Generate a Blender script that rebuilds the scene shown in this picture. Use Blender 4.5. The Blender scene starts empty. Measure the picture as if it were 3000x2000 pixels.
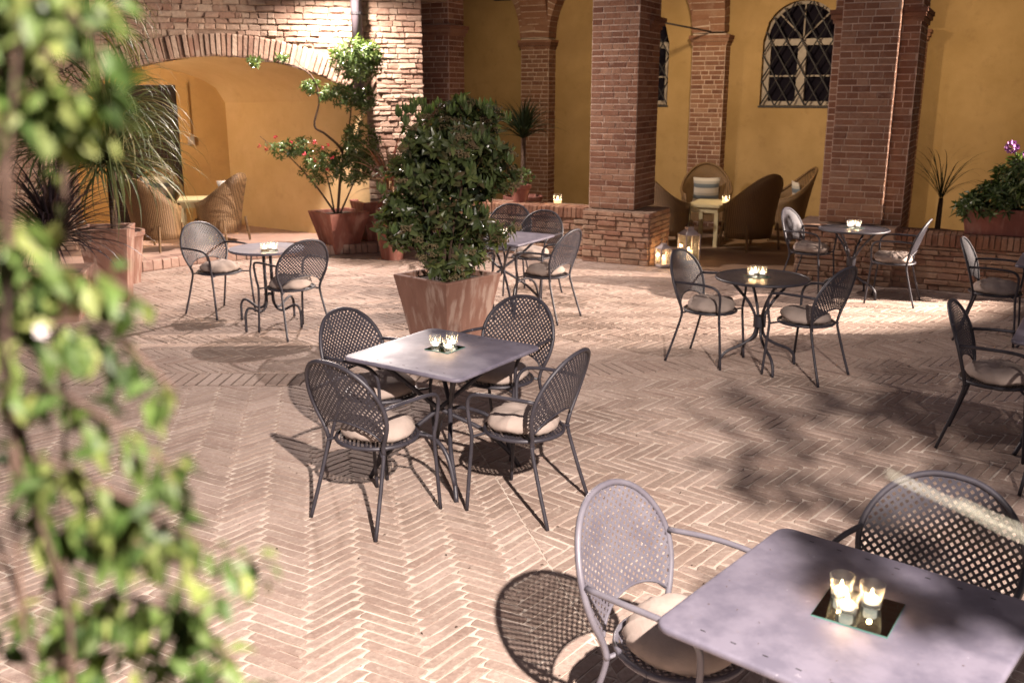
import bpy, math, random
from mathutils import noise as mnoise
from math import sin, cos, pi, radians, sqrt, atan2, hypot
from mathutils import Vector, Matrix
random.seed(7)
R = random.uniform
scene = bpy.context.scene
COL = scene.collection

# ---------------------------------------------------------------- camera, world, lights, exposure
cam_d = bpy.data.cameras.new('camera'); cam = bpy.data.objects.new('camera', cam_d); COL.objects.link(cam)
cam.location = (0, 0, 2.188); cam.rotation_euler = (pi/2 - 0.2564, 0, 0)
cam_d.sensor_width = 36; cam_d.lens = 33.36; cam_d.clip_end = 200; cam_d.clip_start = 0.05
cam_d.dof.use_dof = True; cam_d.dof.focus_distance = 5.0; cam_d.dof.aperture_fstop = 3.4
scene.camera = cam
scene.cycles.transparent_max_bounces = 48; scene.cycles.max_bounces = 8
world = bpy.data.worlds.new('World'); scene.world = world; world.use_nodes = True
bg = world.node_tree.nodes['Background']
bg.inputs[0].default_value = (0.80, 0.68, 0.76, 1); bg.inputs[1].default_value = 0.20   # night sky lit by the town
scene.view_settings.view_transform = 'Standard'; scene.view_settings.look = 'None'
scene.view_settings.exposure = 0.22; scene.view_settings.gamma = 1

def lamp(name, kind, loc, power, color, size=0.08, target=None, angle=150, blend=0.6):
    d = bpy.data.lights.new(name, kind); o = bpy.data.objects.new(name, d); COL.objects.link(o)
    d.energy = power; d.color = color; d.shadow_soft_size = size; o.location = loc
    if kind == 'SPOT': d.spot_size = radians(angle); d.spot_blend = blend
    if target is not None:
        o.rotation_euler = (Vector(target) - Vector(loc)).to_track_quat('-Z', 'Y').to_euler()
    return o
LA = (-2.3, 12.9, 3.78); LB = (9.8, 9.45, 3.4); LC = (1.45, -1.2, 4.6); LD = (-5.9, 13.2, 2.0); LE = (-2.2, 14.9, 2.9)
lamp('flood_light_a', 'SPOT', LA, 1450, (1.0, 0.84, 0.77), 0.06, (-1.6, 11.2, 0.0), 172, 0.8)
lamp('flood_light_b', 'SPOT', LB, 14000, (1.0, 0.82, 0.70), 0.06, (4.3, 10.5, 1.6), 42, 0.45)
lamp('flood_light_c', 'SPOT', LC, 6100, (1.0, 0.86, 0.78), 0.05, (.1, 2.6, 0.0), 82, 1.0)
lamp('alcove_light', 'POINT', LD, 75, (1.0, 0.84, 0.64), 0.10)
WASH = [((.75, 1.0, 3.45), (.9, 4.2, 1.7), 290), ((4.3, 1.1, 3.5), (4.6, 4.2, 1.9), 240), ((-2.2, 1.1, 3.5), (-2.3, 4.2, 2.3), 130)]
def _A(u, v, z): L = hypot(.886, .463); return (1.36+.886/L*u+.463/L*v, 12.45-.463/L*u+.886/L*v, z)
for a_, b_, p_ in WASH: lamp('wall_washer', 'SPOT', _A(*a_), p_, (1.0, 0.76, 0.50), 0.06, _A(*b_), 110, 0.8)

# ---------------------------------------------------------------- helpers
def tag(o, label=None, cat=None, group=None, kind=None):
    if label: o['label'] = label
    if cat: o['category'] = cat
    if group: o['group'] = group
    if kind: o['kind'] = kind
    return o
def empty(name, loc=(0,0,0), rz=0.0, **k):
    o = bpy.data.objects.new(name, None); COL.objects.link(o); o.location = loc; o.rotation_euler = (0,0,rz)
    o.empty_display_size = 0.1
    return tag(o, **k)
def put(name, mesh, parent=None, loc=None, rot=None, scale=None):
    o = bpy.data.objects.new(name, mesh); COL.objects.link(o)
    if parent is not None: o.parent = parent
    if loc is not None: o.location = loc
    if rot is not None: o.rotation_euler = rot
    if scale is not None: o.scale = scale
    return o
class MB:
    def __init__(s): s.v = []; s.f = []
    def add(s, vs, fs):
        n = len(s.v); s.v += [tuple(v) for v in vs]; s.f += [tuple(i+n for i in f) for f in fs]; return s
    def box(s, x0, x1, y0, y1, z0, z1):
        return s.add([(x0,y0,z0),(x1,y0,z0),(x1,y1,z0),(x0,y1,z0),(x0,y0,z1),(x1,y0,z1),(x1,y1,z1),(x0,y1,z1)],
                     [(0,3,2,1),(4,5,6,7),(0,1,5,4),(1,2,6,5),(2,3,7,6),(3,0,4,7)])
    def tube(s, path, r, n=8, caps=True):
        P = [Vector(p) for p in path]; rs = r if isinstance(r, (list,tuple)) else [r]*len(P)
        base = len(s.v); up = None
        for i, p in enumerate(P):
            d = (P[min(i+1,len(P)-1)] - P[max(i-1,0)])
            if d.length < 1e-9: d = Vector((0,0,1))
            d.normalize()
            if up is None:
                up = Vector((0,0,1)) if abs(d.z) < .9 else Vector((1,0,0))
            a = d.cross(up)
            if a.length < 1e-6: a = d.orthogonal()
            a.normalize(); b = a.cross(d).normalized(); up = b
            for k in range(n):
                t = 2*pi*k/n; s.v.append(tuple(p + (a*cos(t) + b*sin(t))*rs[i]))
        for i in range(len(P)-1):
            for k in range(n):
                s.f.append((base+i*n+k, base+i*n+(k+1)%n, base+(i+1)*n+(k+1)%n, base+(i+1)*n+k))
        if caps:
            s.f.append(tuple(base+k for k in range(n))[::-1]); m = base+(len(P)-1)*n; s.f.append(tuple(m+k for k in range(n)))
        return s
    def lathe(s, prof, n=24, c=(0,0,0), close=False):
        base = len(s.v); m = len(prof)
        for k in range(n):
            t = 2*pi*k/n
            for (r, z) in prof: s.v.append((c[0]+r*cos(t), c[1]+r*sin(t), c[2]+z))
        for k in range(n):
            for j in range(m-1):
                a = base+k*m+j; b = base+((k+1)%n)*m+j; s.f.append((a, b, b+1, a+1))
        return s
    def loft(s, rings, caps=True):
        base = len(s.v); n = len(rings[0])
        for r in rings: s.v += [tuple(p) for p in r]
        for i in range(len(rings)-1):
            for k in range(n):
                s.f.append((base+i*n+k, base+i*n+(k+1)%n, base+(i+1)*n+(k+1)%n, base+(i+1)*n+k))
        if caps:
            s.f.append(tuple(base+k for k in range(n))[::-1]); m = base+(len(rings)-1)*n; s.f.append(tuple(m+k for k in range(n)))
        return s
    def grid(s, rows):
        base = len(s.v); n = len(rows[0])
        for r in rows: s.v += [tuple(p) for p in r]
        for i in range(len(rows)-1):
            for k in range(n-1): s.f.append((base+i*n+k, base+i*n+k+1, base+(i+1)*n+k+1, base+(i+1)*n+k))
        return s
    def mesh(s, name, mat=None, smooth=False):
        me = bpy.data.meshes.new(name); me.from_pydata(s.v, [], s.f); me.update()
        if mat: me.materials.append(mat)
        if smooth: me.polygons.foreach_set('use_smooth', [True]*len(me.polygons))
        return me
    def build(s, name, mat, parent=None, smooth=False, **k):
        return put(name, s.mesh(name, mat, smooth), parent, **k)
def autosm(o, deg=40):
    me = o.data; me.polygons.foreach_set('use_smooth', [True]*len(me.polygons))
    try: me.set_sharp_from_angle(angle=radians(deg))
    except Exception: pass
    return o
def bez(pts, n=6):
    """Catmull-Rom through the points"""
    P = [Vector(p) for p in pts]; P = [P[0]*2-P[1]] + P + [P[-1]*2-P[-2]]; out = []
    for i in range(1, len(P)-2):
        for k in range(n):
            t = k/n; a,b,c,d = P[i-1],P[i],P[i+1],P[i+2]
            out.append(0.5*((2*b)+(c-a)*t+(2*a-5*b+4*c-d)*t*t+(3*b-a-3*c+d)*t**3))
    out.append(P[-2]); return out
def copy_tree(o, parent=None):
    c = o.copy(); COL.objects.link(c)
    if parent is not None: c.parent = parent
    for ch in list(KIDS.get(o.name, [])):
        copy_tree(ch, c)
    return c
KIDS = {}
def index_kids(root):
    for ob in scene.objects:
        if ob.parent is not None and ob.name not in _seen:
            _seen.add(ob.name); KIDS.setdefault(ob.parent.name, []).append(ob)
_seen = set()

# ---------------------------------------------------------------- materials
def mat(name, base=(.5,.5,.5), rough=.6, metal=0.0, spec=.5):
    m = bpy.data.materials.new(name); m.use_nodes = True; b = m.node_tree.nodes['Principled BSDF']
    b.inputs['Base Color'].default_value = (*base, 1); b.inputs['Roughness'].default_value = rough
    b.inputs['Metallic'].default_value = metal; b.inputs['Specular IOR Level'].default_value = spec
    return m
class NT:
    def __init__(s, m): s.m = m; s.t = m.node_tree; s.b = s.t.nodes['Principled BSDF']
    def n(s, typ, **k):
        x = s.t.nodes.new(typ)
        for a, v in k.items():
            if a.startswith('_'): setattr(x, a[1:], v)
            else: x.inputs[a.replace('__', ' ')].default_value = v
        return x
    def l(s, a, b): s.t.links.new(a, b); return s
    def pos(s): return s.n('ShaderNodeNewGeometry').outputs['Position']
    def noise(s, scale, detail=4, vec=None, rough=.6):
        x = s.n('ShaderNodeTexNoise', Scale=scale, Detail=detail, Roughness=rough)
        s.l(vec if vec is not None else s.pos(), x.inputs['Vector']); return x.outputs['Fac']
    def ramp(s, fac, stops):
        r = s.n('ShaderNodeValToRGB'); s.l(fac, r.inputs[0]); e = r.color_ramp.elements
        while len(e) < len(stops): e.new(0.5)
        for i, (p, c) in enumerate(stops): e[i].position = p; e[i].color = (*c, 1) if len(c) == 3 else c
        return r.outputs[0]
    def mix(s, fac, a, b, mode='MIX'):
        x = s.n('ShaderNodeMix', _data_type='RGBA', _blend_type=mode)
        if isinstance(fac, (int, float)): x.inputs[0].default_value = fac
        else: s.l(fac, x.inputs[0])
        for sock, v in ((x.inputs[6], a), (x.inputs[7], b)):
            if isinstance(v, tuple): sock.default_value = (*v, 1)
            else: s.l(v, sock)
        return x.outputs[2]
    def math(s, op, a, b=0.0):
        x = s.n('ShaderNodeMath', _operation=op)
        for i, v in enumerate((a, b)):
            if isinstance(v, (int, float)): x.inputs[i].default_value = v
            else: s.l(v, x.inputs[i])
        return x.outputs[0]
    def rnd(s):
        a = s.n('ShaderNodeNewGeometry').outputs['Random Per Island']; b = s.n('ShaderNodeObjectInfo').outputs['Random']
        return s.math('FRACT', s.math('ADD', a, b))
    def bump(s, h, strength=.3, dist=.01):
        x = s.n('ShaderNodeBump', Strength=strength, Distance=dist); s.l(h, x.inputs['Height']); s.l(x.outputs[0], s.b.inputs['Normal'])
    def col(s, c): s.l(c, s.b.inputs['Base Color'])
def brick_mat(name, cols, smear=(.5,.42,.33), smear_amt=.35, rough=.85, bump=.5, dirt=(.12,.08,.06), dirt_amt=.4, grain=60, smear_scale=9):
    m = mat(name, rough=rough, spec=.25); t = NT(m); r = t.rnd(); k = len(cols)
    c = t.ramp(r, [(i/(k-1), cc) for i, cc in enumerate(cols)])
    n1 = t.noise(grain, 5); n2 = t.noise(smear_scale, 6, rough=.7); n3 = t.noise(1.3, 4)
    c = t.mix(t.math('MULTIPLY', t.ramp(n1, [(.35,(0,0,0)),(.75,(1,1,1))]), .35), c, dirt)
    c = t.mix(t.math('MULTIPLY', t.ramp(n2, [(.52,(0,0,0)),(.68,(1,1,1))]), smear_amt), c, smear)
    c = t.mix(t.math('MULTIPLY', t.ramp(n3, [(.45,(0,0,0)),(.72,(1,1,1))]), dirt_amt), c, dirt)
    t.col(c); t.bump(t.math('ADD', t.math('MULTIPLY', n1, .5), n2), bump, .012); return m
def plain(name, c1, c2, scale=6, rough=.8, bump=.2, spec=.3, metal=0, bscale=80):
    m = mat(name, rough=rough, spec=spec, metal=metal); t = NT(m)
    n1 = t.noise(scale, 5); n2 = t.noise(bscale, 4)
    t.col(t.mix(t.ramp(n1, [(.35,(0,0,0)),(.68,(1,1,1))]), c1, c2)); t.bump(n2, bump, .004); return m
M = {}
M['paver'] = brick_mat('paver_brick', [(.345,.262,.215),(.39,.30,.25),(.30,.225,.185),(.425,.33,.28),(.36,.27,.222),(.31,.225,.185)], (.50,.42,.35), .62, .75, .55, (.16,.105,.08), .55, 55, 26)
M['joint'] = plain('joint_mortar', (.62,.54,.46), (.40,.325,.265), 4, .95, .6)
M['kerb'] = brick_mat('kerb_brick', [(.30,.19,.15),(.36,.24,.19),(.25,.15,.12)], (.4,.33,.26), .4)
M['stone'] = brick_mat('old_stone', [(.30,.185,.135),(.40,.29,.215),(.27,.155,.11),(.46,.36,.27),(.33,.21,.155),(.37,.255,.18)], (.42,.34,.26), .55, .9, .9, (.16,.09,.06), .25, 30)
M['stonemortar'] = plain('stone_mortar', (.30,.21,.15), (.17,.11,.08), 7, .95, 1.0)
M['pierbrick'] = brick_mat('pier_brick', [(.21,.10,.058),(.27,.14,.085),(.155,.07,.042),(.33,.195,.125),(.235,.115,.068)], (.38,.28,.22), .35, .88, .7, (.12,.05,.035), .35, 50)
M['piermortar'] = plain('pier_mortar', (.60,.47,.38), (.42,.31,.24), 9, .95, .8)
M['parstone'] = brick_mat('parapet_stone', [(.36,.20,.13),(.44,.29,.20),(.30,.15,.10),(.40,.25,.16)], (.46,.36,.25), .5, .9, .9, (.10,.07,.05), .5, 35)
def plaster(name, a, b, stain):
    m = mat(name, rough=.9, spec=.2); t = NT(m); n1 = t.noise(1.4, 6, rough=.65); n2 = t.noise(5, 6, rough=.7); n3 = t.noise(34, 4); n4 = t.noise(.8, 3)
    c = t.mix(t.ramp(n1, [(.36,(0,0,0)),(.64,(1,1,1))]), a, b); c = t.mix(t.math('MULTIPLY', t.ramp(n2, [(.55,(0,0,0)),(.70,(1,1,1))]), .45), c, stain); c = t.mix(t.math('MULTIPLY', t.ramp(n4, [(.50,(0,0,0)),(.66,(1,1,1))]), .3), c, stain)
    t.col(c); t.bump(n3, .35, .006); return m
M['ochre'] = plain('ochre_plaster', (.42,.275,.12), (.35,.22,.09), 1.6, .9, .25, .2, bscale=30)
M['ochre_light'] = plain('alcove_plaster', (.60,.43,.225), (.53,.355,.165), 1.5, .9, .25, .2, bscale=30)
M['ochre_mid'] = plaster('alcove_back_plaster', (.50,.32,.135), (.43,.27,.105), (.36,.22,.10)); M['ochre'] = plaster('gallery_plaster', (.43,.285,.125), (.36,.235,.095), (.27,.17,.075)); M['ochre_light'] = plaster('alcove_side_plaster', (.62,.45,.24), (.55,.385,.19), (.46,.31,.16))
M['floor'] = plain('gallery_tiles', (.26,.17,.11), (.20,.125,.08), 3, .7, .3)
M['terra'] = plain('terracotta', (.40,.185,.125), (.33,.145,.095), 5, .8, .3)
def terra_mat(name, a, b, bloom):
    m = mat(name, rough=.8, spec=.3); t = NT(m)
    mp = t.n('ShaderNodeMapping'); t.l(t.pos(), mp.inputs[0]); mp.inputs['Scale'].default_value = (7,7,1.6)
    n1 = t.noise(1.0, 5, mp.outputs[0]); n2 = t.noise(60, 4)
    c = t.mix(t.ramp(n1, [(.38,(0,0,0)),(.66,(1,1,1))]), a, b)
    n3 = t.noise(1.7, 4, mp.outputs[0]); c = t.mix(t.math('MULTIPLY', t.ramp(n3, [(.50,(0,0,0)),(.64,(1,1,1))]), .75), c, bloom)
    t.col(c); t.bump(n2, .25, .004); return m
M['terra'] = terra_mat('terracotta', (.235,.125,.092), (.18,.092,.066), (.36,.265,.215))
M['terra_dark'] = terra_mat('terracotta_dark', (.24,.09,.065), (.17,.065,.05), (.30,.16,.12))
M['soil'] = plain('soil', (.03,.02,.015), (.05,.035,.025), 20, .95, 1)
def metal_mat(name, c1, c2, rough):
    m = mat(name, rough=rough, spec=.5); t = NT(m)
    n1 = t.noise(9, 6); n2 = t.noise(140, 3); n3 = t.noise(2.2, 4)
    c = t.mix(t.ramp(n1, [(.40,(0,0,0)),(.62,(1,1,1))]), c1, c2)
    n4 = t.noise(38, 2); n5 = t.noise(4.5, 2); sp = t.math('MULTIPLY', t.ramp(n4, [(.70,(0,0,0)),(.74,(1,1,1))]), t.ramp(n5, [(.5,(0,0,0)),(.6,(1,1,1))])); c = t.mix(t.math('MULTIPLY', sp, .5), c, (.30,.28,.31))
    t.col(c); t.l(t.ramp(n3, [(.3,(rough*.8,)*3),(.7,(rough*1.25,)*3)]), t.b.inputs['Roughness']); t.bump(n2, .08, .001); return m
M['metal'] = metal_mat('anthracite_metal', (.024,.022,.029), (.038,.035,.044), .46)
M['tabletop'] = metal_mat('table_metal', (.10,.092,.122), (.145,.133,.168), .50)
M['cushion'] = plain('cushion_cotton', (.37,.30,.26), (.31,.25,.215), 10, .9, .35)
M['cream'] = plain('cream_paint', (.55,.48,.28), (.48,.40,.22), 8, .6, .2)
def wicker_mat():
    m = mat('wicker', rough=.55, spec=.4); t = NT(m)
    c = t.n('ShaderNodeTexCoord').outputs['UV'] if False else t.pos()
    w1 = t.n('ShaderNodeTexWave', Scale=22.0, Distortion=1.5, _bands_direction='Z'); t.l(c, w1.inputs[0])
    w2 = t.n('ShaderNodeTexWave', Scale=14.0, Distortion=2.0, _bands_direction='X'); t.l(c, w2.inputs[0])
    h = t.math('MULTIPLY', w1.outputs['Fac'], w2.outputs['Fac']); n = t.noise(12, 4)
    cc = t.ramp(h, [(0,(.05,.03,.012)),(.5,(.27,.16,.07))]); cc = t.mix(t.math('MULTIPLY', n, .5), cc, (.22,.12,.05))
    t.col(cc); t.bump(h, .8, .006); return m
M['wicker'] = wicker_mat()
def leaf_mat(name, cols, rough=.35, spec=.5, trans=.25):
    m = mat(name, rough=rough, spec=spec); t = NT(m); k = len(cols)
    c = t.ramp(t.rnd(), [(i/(k-1), cc) for i, cc in enumerate(cols)]); t.col(c)
    tr = t.n('ShaderNodeBsdfTranslucent'); t.l(t.mix(1.0, c, (1.2,1.25,.6), 'MULTIPLY'), tr.inputs[0])
    mx = t.n('ShaderNodeMixShader', Fac=trans); t.l(t.b.outputs[0], mx.inputs[1]).l(tr.outputs[0], mx.inputs[2])
    t.l(mx.outputs[0], t.t.nodes['Material Output'].inputs[0]); return m
M['leaf_bush'] = leaf_mat('bush_leaf', [(.044,.066,.022),(.075,.10,.034),(.034,.052,.02),(.14,.17,.055),(.06,.085,.03),(.12,.085,.045)], .30, .6)
M['leaf_bud'] = leaf_mat('bush_flower_bud', [(.20,.155,.085),(.27,.21,.12),(.15,.115,.06)], .8, .2)
M['leaf_tree'] = leaf_mat('tree_leaf', [(.06,.10,.03),(.10,.15,.045),(.045,.08,.025),(.15,.19,.07)], .22, .7)
M['leaf_vine'] = leaf_mat('vine_leaf', [(.035,.068,.015),(.068,.10,.022),(.024,.046,.012),(.16,.18,.055),(.048,.085,.018),(.016,.03,.008)], .5, .25, .3)
M['leaf_palm'] = leaf_mat('blade_leaf', [(.06,.085,.03),(.10,.12,.045),(.045,.065,.025),(.24,.20,.08)], .5, .3, .15)
M['leaf_dark'] = leaf_mat('dark_blade', [(.02,.015,.02),(.035,.02,.025),(.05,.03,.025)], .4, .5)
M['leaf_red'] = leaf_mat('red_blade', [(.15,.05,.04),(.22,.09,.05),(.20,.14,.07),(.09,.035,.035)], .35, .6)
M['leaf_rhodo'] = leaf_mat('rhododendron_leaf', [(.05,.085,.025),(.10,.15,.05),(.06,.10,.03),(.16,.19,.08)], .35, .5)
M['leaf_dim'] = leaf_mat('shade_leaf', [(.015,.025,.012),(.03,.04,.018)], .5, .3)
M['red'] = mat('red_petal', (.33,.015,.02), .5); M['purple'] = mat('purple_petal', (.33,.12,.34), .6); M['white'] = mat('white_petal', (.42,.38,.37), .6)
M['bark'] = plain('bark', (.10,.065,.045), (.055,.035,.025), 30, .9, .8)
M['vinebark'] = plain('vine_bark', (.075,.045,.032), (.03,.018,.014), 25, .9, .8)
M['door'] = plain('door_wood', (.030,.016,.014), (.020,.011,.010), 20, .7, .3)
M['iron'] = mat('iron', (.016,.014,.016), .6, 0.0)
M['winframe'] = plain('window_paint', (.42,.36,.30), (.34,.29,.24), 12, .6, .2)
M['winpane'] = mat('window_pane', (.012,.010,.016), .8, 0, .02)
M['copper'] = plain('drainpipe_metal', (.13,.105,.12), (.10,.08,.09), 6, .8, .2)
M['wax'] = mat('candle_wax', (.85,.80,.70), .4); M['tin'] = mat('tealight_tin', (.7,.7,.7), .25, 1.0)
M['lantern'] = plain('lantern_metal', (.38,.33,.32), (.30,.26,.26), 15, .5, .1)
M['plate'] = mat('mirror_plate', (.22,.24,.23), .03, 1.0); M['plate_edge'] = mat('mirror_edge', (.10,.22,.18), .15)
M['tagw'] = mat('white_tag', (.75,.75,.78), .4)
def emit(name, c, s):
    m = mat(name, c, .5); b = m.node_tree.nodes['Principled BSDF']; b.inputs['Emission Color'].default_value = (*c, 1); b.inputs['Emission Strength'].default_value = s; return m
M['waxlit'] = emit('candlelit_wax', (1.0,.92,.80), 1.4); M['flame'] = emit('flame', (1.0,.74,.40), 40); M['glow'] = emit('lit_wax', (1.0,.66,.30), 1.6); M['lens'] = emit('lamp_lens', (1.0,.85,.7), 8)
def glass_mat():
    m = bpy.data.materials.new('thin_glass'); m.use_nodes = True; t = m.node_tree; t.nodes.clear()
    o = t.nodes.new('ShaderNodeOutputMaterial'); tr = t.nodes.new('ShaderNodeBsdfTransparent'); tr.inputs[0].default_value = (.97,.98,.975,1)
    g = t.nodes.new('ShaderNodeBsdfGlossy'); g.inputs['Roughness'].default_value = .04
    lw = t.nodes.new('ShaderNodeLayerWeight'); lw.inputs[0].default_value = .5; mx = t.nodes.new('ShaderNodeMixShader')
    pw = t.nodes.new('ShaderNodeMath'); pw.operation = 'POWER'; pw.inputs[1].default_value = 3.5; ml = t.nodes.new('ShaderNodeMath'); ml.operation = 'MULTIPLY_ADD'; ml.inputs[1].default_value = .5; ml.inputs[2].default_value = .06
    t.links.new(lw.outputs['Facing'], pw.inputs[0]); t.links.new(pw.outputs[0], ml.inputs[0]); t.links.new(ml.outputs[0], mx.inputs[0]); t.links.new(tr.outputs[0], mx.inputs[1]); t.links.new(g.outputs[0], mx.inputs[2]); tl = t.nodes.new('ShaderNodeBsdfTranslucent'); tl.inputs[0].default_value = (.95,.95,.92,1); m2 = t.nodes.new('ShaderNodeMixShader'); p2 = t.nodes.new('ShaderNodeMath'); p2.operation = 'MULTIPLY_ADD'; p2.inputs[1].default_value = .26; p2.inputs[2].default_value = .02; t.links.new(pw.outputs[0], p2.inputs[0]); t.links.new(p2.outputs[0], m2.inputs[0]); t.links.new(mx.outputs[0], m2.inputs[1]); t.links.new(tl.outputs[0], m2.inputs[2]); t.links.new(m2.outputs[0], o.inputs[0]); return m  # pale translucent mix at the edges paints the bright rims refraction would give
M['glass'] = glass_mat()
M['solid_glass'] = mat('solid_glass', (1,1,1), .0); M['solid_glass'].node_tree.nodes['Principled BSDF'].inputs['Transmission Weight'].default_value = 1.0; M['solid_glass'].node_tree.nodes['Principled BSDF'].inputs['IOR'].default_value = 1.45
def stripe_mat():
    m = mat('striped_fabric', rough=.9); t = NT(m); g = t.n('ShaderNodeTexCoord').outputs['Object']
    s = t.n('ShaderNodeSeparateXYZ'); t.l(g, s.inputs[0]); f = t.math('FRACT', t.math('MULTIPLY', t.math('ADD', s.outputs[2], 1.0), 5.2))
    t.col(t.ramp(f, [(0,(.55,.50,.42)),(.42,(.52,.47,.40)),(.47,(.12,.14,.16)),(.75,(.14,.17,.19)),(.80,(.40,.38,.33))])); return m
M['stripe'] = stripe_mat()
def facade_mat():
    m = mat('facade_brick', rough=.9, spec=.2); t = NT(m); g = t.n('ShaderNodeTexCoord').outputs['Object']
    s = t.n('ShaderNodeSeparateXYZ'); t.l(g, s.inputs[0]); c = t.n('ShaderNodeCombineXYZ'); t.l(s.outputs[0], c.inputs[0]); t.l(s.outputs[2], c.inputs[1])
    b = t.n('ShaderNodeTexBrick', Scale=1.0); t.l(c.outputs[0], b.inputs[0]); b.inputs['Color1'].default_value = (.28,.14,.09,1); b.inputs['Color2'].default_value = (.36,.20,.14,1)
    b.inputs['Mortar'].default_value = (.35,.27,.2,1); b.inputs['Mortar Size'].default_value = .008; b.inputs['Brick Width'].default_value = .26; b.inputs['Row Height'].default_value = .072
    t.col(b.outputs[0]); return m
M['facade'] = facade_mat()

# unit brick meshes: x in [-.5,.5], z in [-.5,.5], front face at y=-1 (outward -y), back at y=0
def unit_brick(rag, ch=.07, mat_=None, name='brick'):
    me = MB(); j = lambda a: R(-a, a)
    def ring(y, k, a): return [(-k+j(a), y, -k+j(a)), (k+j(a), y, -k+j(a)), (k+j(a), y, k+j(a)), (-k+j(a), y, k+j(a))]
    r0 = ring(0, .5, rag*.3); r1 = ring(-.72, .5, rag*.3)
    r2 = [(x*(1-ch*.5)+j(rag*.5), -1+j(rag), z*(1-ch*2.2)+j(rag*.5)) for (x, y, z) in r1]
    me.loft([r0, r1, r2], caps=False); me.f.append((11,10,9,8)); return me.mesh(name, mat_)
def brick_set(mat_, rag, ch=.07, n=7): return [unit_brick(rag, ch, mat_) for _ in range(n)]
def lay(parent, meshes, rects, O, dx, nrm, budget, stuffmat, depth=(.012,.03), name='brick'):
    """rects (x,z,w,h) on the plane through O with horizontal direction dx and outward normal nrm; the largest become objects, the others one joined part"""
    rz = atan2(dx[1], dx[0]); objs = rects[:budget]; rest = rects[budget:]
    for (x, z, w, h, *rot) in objs:
        o = put(name, random.choice(meshes), parent, (O[0]+dx[0]*x, O[1]+dx[1]*x, O[2]+z), None, (w, R(*depth), h))
        o.rotation_euler = (0, rot[0] if rot else R(-.006,.006), rz)
    if rest:
        mb = MB()
        for (x, z, w, h, *rot) in rest:
            me = random.choice(meshes); d = R(*depth); mt = Matrix.Translation((O[0]+dx[0]*x, O[1]+dx[1]*x, O[2]+z)) @ Matrix.Rotation(rz, 4, 'Z') @ Matrix.Rotation(rot[0] if rot else 0, 4, 'Y') @ Matrix.Diagonal((w, d, h, 1))
            mb.add([mt @ v.co for v in me.vertices], [tuple(p.vertices) for p in me.polygons])
        o = mb.build('brickwork', meshes[0].materials[0], parent); o['kind'] = 'stuff'
def courses(x0, x1, z0, z1, ch, lens, gap=.009, jit=.003, keep=None):
    out = []; z = z0; row = 0
    while z < z1 - .02:
        h = min(R(*ch) if isinstance(ch, tuple) else ch, z1-z); x = x0 - (R(0, .5)*lens[0] if row % 2 else 0)
        while x < x1 - .01:
            L = R(*lens) if len(lens) == 2 else random.choice(lens); a = max(x, x0); b = min(x+L, x1)
            if b - a > .03:
                c = ((a+b)/2, z+h/2, b-a-gap, h-gap+R(-jit, jit))
                if keep is None or keep(*c[:4]): out.append(c)
            x += L
        z += h; row += 1
    return out

# ---------------------------------------------------------------- place frames
OX, OY = 1.36, 12.45
DL = hypot(.886, .463); Dx, Dy = .886/DL, -.463/DL; Vx, Vy = -Dy, Dx
def A(u, v, z=0.0): return (OX+Dx*u+Vx*v, OY+Dy*u+Vy*v, z)
ARZ = atan2(Dy, Dx)
WA = radians(14); wx, wy = cos(WA), sin(WA); C0 = (-1.25, 13.8)
def Wl(s, d, z=0.0): return (C0[0]-wx*s-wy*d, C0[1]-wy*s+wx*d, z)

# ---------------------------------------------------------------- ground
g = MB(); g.add([(-40,-30,-.03),(40,-30,-.03),(40,60,-.03),(-40,60,-.03)], [(0,1,2,3)])
base = g.build('ground', M['joint']); tag(base, kind='structure')
j = MB(); N = 60
rows = []
for i in range(N+1):
    rows.append([(-9+18*k/N, 0+15*i/N, .0) for k in range(N+1)])
j.grid(rows); courtyard = j.build('courtyard_paving', M['joint']); tag(courtyard, kind='structure')
def seam_x(y): return .21-.256*(y-4)
def band_y(x): return 7.16+.082*max(0, x+1.6)**1.5 if x < 4 else 7.16+.082*5.6**1.5+.29*(x-4)
def panel(x, y):
    if y > band_y(x)+.17: return 2
    if y > band_y(x)-.17: return -1
    return 0 if x < seam_x(y) else 1
def clip(poly, f):
    out = []
    for i in range(len(poly)):
        a, b = poly[i], poly[(i+1) % len(poly)]; fa, fb = f(*a), f(*b)
        if fa >= 0: out.append(a)
        if fa*fb < 0: t = fa/(fa-fb); out.append((a[0]+(b[0]-a[0])*t, a[1]+(b[1]-a[1])*t))
    return out
def slab(poly, h, c, rag=.003):
    """a paver prism about its centre c"""
    n = len(poly); tilt = (R(-.015,.015), R(-.015,.015))
    ins = []
    for (x, y) in poly:
        dx, dy = x-c[0], y-c[1]; l = hypot(dx, dy) or 1; ins.append((x-dx/l*.007, y-dy/l*.006))
    v = [(x, y, -.012) for x, y in poly] + [(x, y, h-.0045) for x, y in poly] + [(x, y, h+tilt[0]*(x-c[0])+tilt[1]*(y-c[1])) for x, y in ins]
    f = []
    for i in range(n): k = (i+1) % n; f += [(i, k, n+k, n+i), (n+i, n+k, 2*n+k, 2*n+i)]
    f.append(tuple(2*n+i for i in range(n))); return v, f
BL, BW = .328, .064
pav = []
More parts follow.
